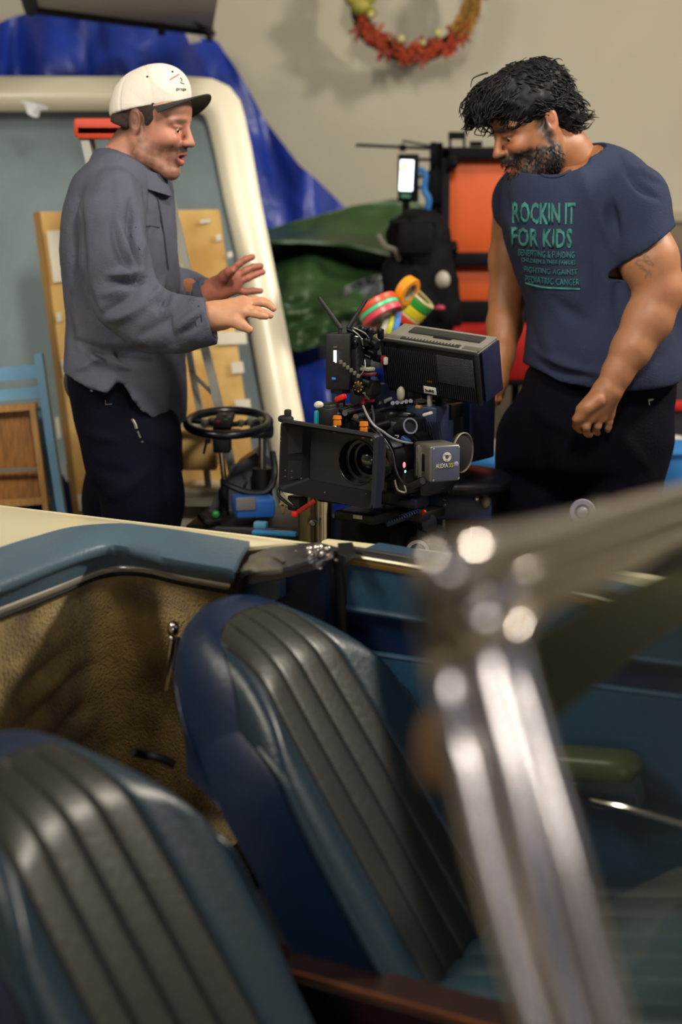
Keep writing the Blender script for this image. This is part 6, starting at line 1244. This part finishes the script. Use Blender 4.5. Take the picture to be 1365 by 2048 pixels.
for (x0, y0, x1, y1, x2, y2) in ((940, 225, 920, 215, 925, 240), (945, 245, 930, 250, 945, 262), (960, 250, 950, 268, 972, 272), (968, 255, 985, 268, 988, 258), (945, 200, 924, 205, 918, 228), (955, 170, 944, 180, 948, 196), (962, 150, 946, 158, 942, 175), (955, 240, 960, 262, 978, 264), (972, 245, 990, 262, 975, 275), (935, 215, 928, 232, 940, 240), (985, 250, 1000, 262, 990, 272), (1095, 128, 1112, 130, 1105, 122), (1128, 160, 1146, 170, 1140, 158), (1140, 190, 1155, 196, 1148, 206)):
    mb.tube(curve_pts([P(x0 + 14, y0 + (-4), 3.15), P(x0, y0, 3.14), P(x1, y1, 3.13), P(x2, y2, 3.13)], 7), [.0024 * (1 - .7 * (k / 21)) for k in range(22)], 5)
o = mb.obj('hair_locks', m_hair, hr, auto=180); tag(o, kind='stuff')
mb = MB(); random.seed(9); VB, NB = blocks2[0][0], vnormals(blocks2[0][0], blocks2[0][1]); idx = np.argwhere(bd > .5).ravel()
for i in range(420):
    j = int(random.choice(idx)); p = Vector(VB[j]); n = Vector(NB[j]); dn = (n * .6 + Rh2 @ Vector((.1, 0, -.7)) + Vector((random.uniform(-.3, .3), random.uniform(-.3, .3), 0))).normalized(); mb.tube([p, p + dn * .005, p + dn * .009], [.0011, .0009, .0003], 4)
o = mb.obj('beard', m_hair, b2_, auto=180); tag(o, kind='stuff')
# T-shirt
s = SDF((.28, 2.84, 1.02), (.99, 3.66, 1.70), .0048)
s.stack(pstack([(285, 1120, 1215, .07, .02), (310, 1075, 1262, .11), (345, 1022, 1300, .16), (400, 1004, 1306, .18), (470, 1008, 1290, .185), (540, 1030, 1290, .185), (620, 1055, 1320, .19), (700, 1052, 1350, .20), (745, 1046, 1364, .20), (775, 1046, 1364, .195)], Y2, R_(180), 1), R_(180), .03, p=2.2)
s.chain([P(1222, 352, 3.14), P(1268, 402, 3.06), P(1290, 490, 3.04)], [.055, .068, .072], .03); s.chain([P(1080, 340, 3.3), P(1042, 400, 3.38), P(1034, 455, 3.40)], [.060, .060, .052], .03)
s.chain([P(1330, 560, 3.30), P(1340, 700, 3.28)], [.075, .085], .04)
def hem(X_, Y_, Z_):
    a = np.interp(X_, [X(q, 760, Y2) for q in (1030, 1052, 1100, 1180, 1260, 1320, 1370)], [Z(q, Y2) for q in (722, 728, 752, 764, 762, 758, 745)]); return a - Z_ + 0 * Y_
s.cut(hem); sl = P(1300, 505, 3.0); s.cut(lambda X_, Y_, Z_: np.where((X_ > X(1225, 500, 3.0)) & (Y_ < 3.16) & (Z_ > Z(560, 3.0)), (P(0, 528, 3.02).z + (X_ - X(1248, 500, 3.02)) * .72) - Z_, -1.))
s.cut(lambda X_, Y_, Z_: np.where((X_ < X(1046, 470, 3.4)) & (Y_ > 3.33), P(0, 474, 3.38).z - Z_, -1.))
s.cone(hc2 + Vector((.035, .0, -.03)), P(1128, 318, 3.16), .086, .090, .006, 'sub'); s.ell(P(1104, 322, 3.10), (.075, .10, .032), None, .01, 'sub')
V, F = s.mesh(); V = relax(V, F, 2)
fl = [(1222, 400, 1236, 470, 8, -.010), (1240, 300, 1290, 350, 7, .004), (1205, 380, 1225, 500, 10, .005), (1255, 350, 1320, 400, 6, -.005), (1270, 320, 1325, 365, 5, .005), (1190, 520, 1215, 620, 10, -.005), (1090, 640, 1110, 720, 10, .005), (1070, 700, 1170, 740, 8, .007), (1075, 722, 1180, 756, 6, -.006), (1160, 738, 1260, 742, 8, .006), (1010, 380, 1035, 460, 8, -.006), (1160, 330, 1190, 420, 12, .004), (1110, 600, 1170, 640, 12, -.005), (1240, 540, 1250, 680, 10, -.006), (1060, 620, 1075, 690, 7, -.005)]
V = folds(V, F, [q[:5] + (q[5] * 1.5,) for q in fl]); N = vnormals(V, F); V = V + N * (.0025 * nz(V, 26, 5) + .0007 * nz(V, 80, 6))[:, None]
ts = link('t_shirt', np_mesh('t_shirt', V, F), m_tee, p2, smooth=True); bv2 = BVHTree.FromPolygons([Vector(v) for v in V], [tuple(f) for f in F.tolist()])
nk = []
for k in range(21):
    t_ = k / 20; x, y = 1062 + 118 * t_, 338 + 34 * math.sin(t_ * math.pi * .8) * (1 - .5 * t_) - 40 * t_ ** 2; q = onto(x, y, bv2, .001)
    if q and 2.9 < q.y < 3.3: nk.append(q)
if len(nk) > 3: MB().tube(nk, .0035, 8).obj('neck_rib', m_tee, ts)
m_pr = M('teal_print', '33746e', .8, var=.25, vs=40); m_pr2 = M('teal_print_dark', '2c646c', .8, var=.25, vs=40)
for txt, x0, y0, w_px, h_px, sl_, m in (('ROCKIN IT', 1026, 402, 126, 44, .02, m_pr), ('FOR KIDS', 1024, 453, 122, 40, .03, m_pr), ('BENEFITING & FUNDING', 1038, 497, 112, 14, .05, m_pr2), ('CHILDREN & THEIR FAMILIES', 1044, 514, 108, 9, .06, m_pr2), ('FIGHTING AGAINST', 1050, 532, 106, 12, .06, m_pr2), ('PEDIATRIC CANCER', 1052, 550, 108, 14, .07, m_pr2)):
    o = text_project('lettering', txt, x0, y0, w_px, h_px, m, ts, bv2, sl_, .0016, 2, .03)
decal_line('print_line', [(1053 + 12 * k, 566 + 8 * math.sin(min(1, k / 4) * 1.57) + k * .5) for k in range(10)], .0022, m_pr, ts, bv2)
# trousers and shoes
s = SDF((.24, 2.94, .02), (.98, 3.56, 1.12), .0065)
s.stack(pstack([(730, 1056, 1352, .15), (790, 1042, 1350, .16), (850, 1026, 1342, .165), (900, 1012, 1332, .16), (930, 1008, 1326, .15)], Y2, R_(180), 1), R_(180), .03)
s.chain([P(1085, 880, Y2 + .03), P(1068, 1000, Y2 + .04), P(1062, 1100, Y2 + .05), Vector((.45, Y2 + .06, .42)), Vector((.44, Y2 + .08, .08))], [.105, .092, .084, .076, .066], .03)
s.chain([P(1250, 880, Y2 - .03), P(1240, 970, Y2 - .04), P(1238, 1060, Y2 - .04), Vector((.66, Y2 - .05, .42)), Vector((.68, Y2 - .05, .08))], [.105, .090, .082, .074, .066], .03)
V, F = s.mesh(); V = relax(V, F, 2); V = folds(V, F, [(1060, 800, 1130, 860, 12, .006), (1080, 880, 1120, 1000, 12, -.006), (1240, 860, 1300, 940, 12, .006), (1150, 830, 1180, 920, 10, -.006)]); V += vnormals(V, F) * (.0025 * nz(V, 30, 9))[:, None]
tr2 = link('trousers', np_mesh('trousers', V, F), m_trou2, p2, smooth=True); bv3 = BVHTree.FromPolygons([Vector(v) for v in V], [tuple(f) for f in F.tolist()])
decal_line('white_logo', [(1297, 800), (1306, 799)], .0022, M('white_label', 'c8c4b8', .5), tr2, bv3); decal_line('white_logo', [(1298, 800), (1299, 810)], .0012, M('white_label', 'c8c4b8', .5), tr2, bv3)
shoe(.42, Y2 + .08, .16, m_blk, p2, R_(205)); shoe(.67, Y2 - .05, .16, m_blk, p2, R_(225))
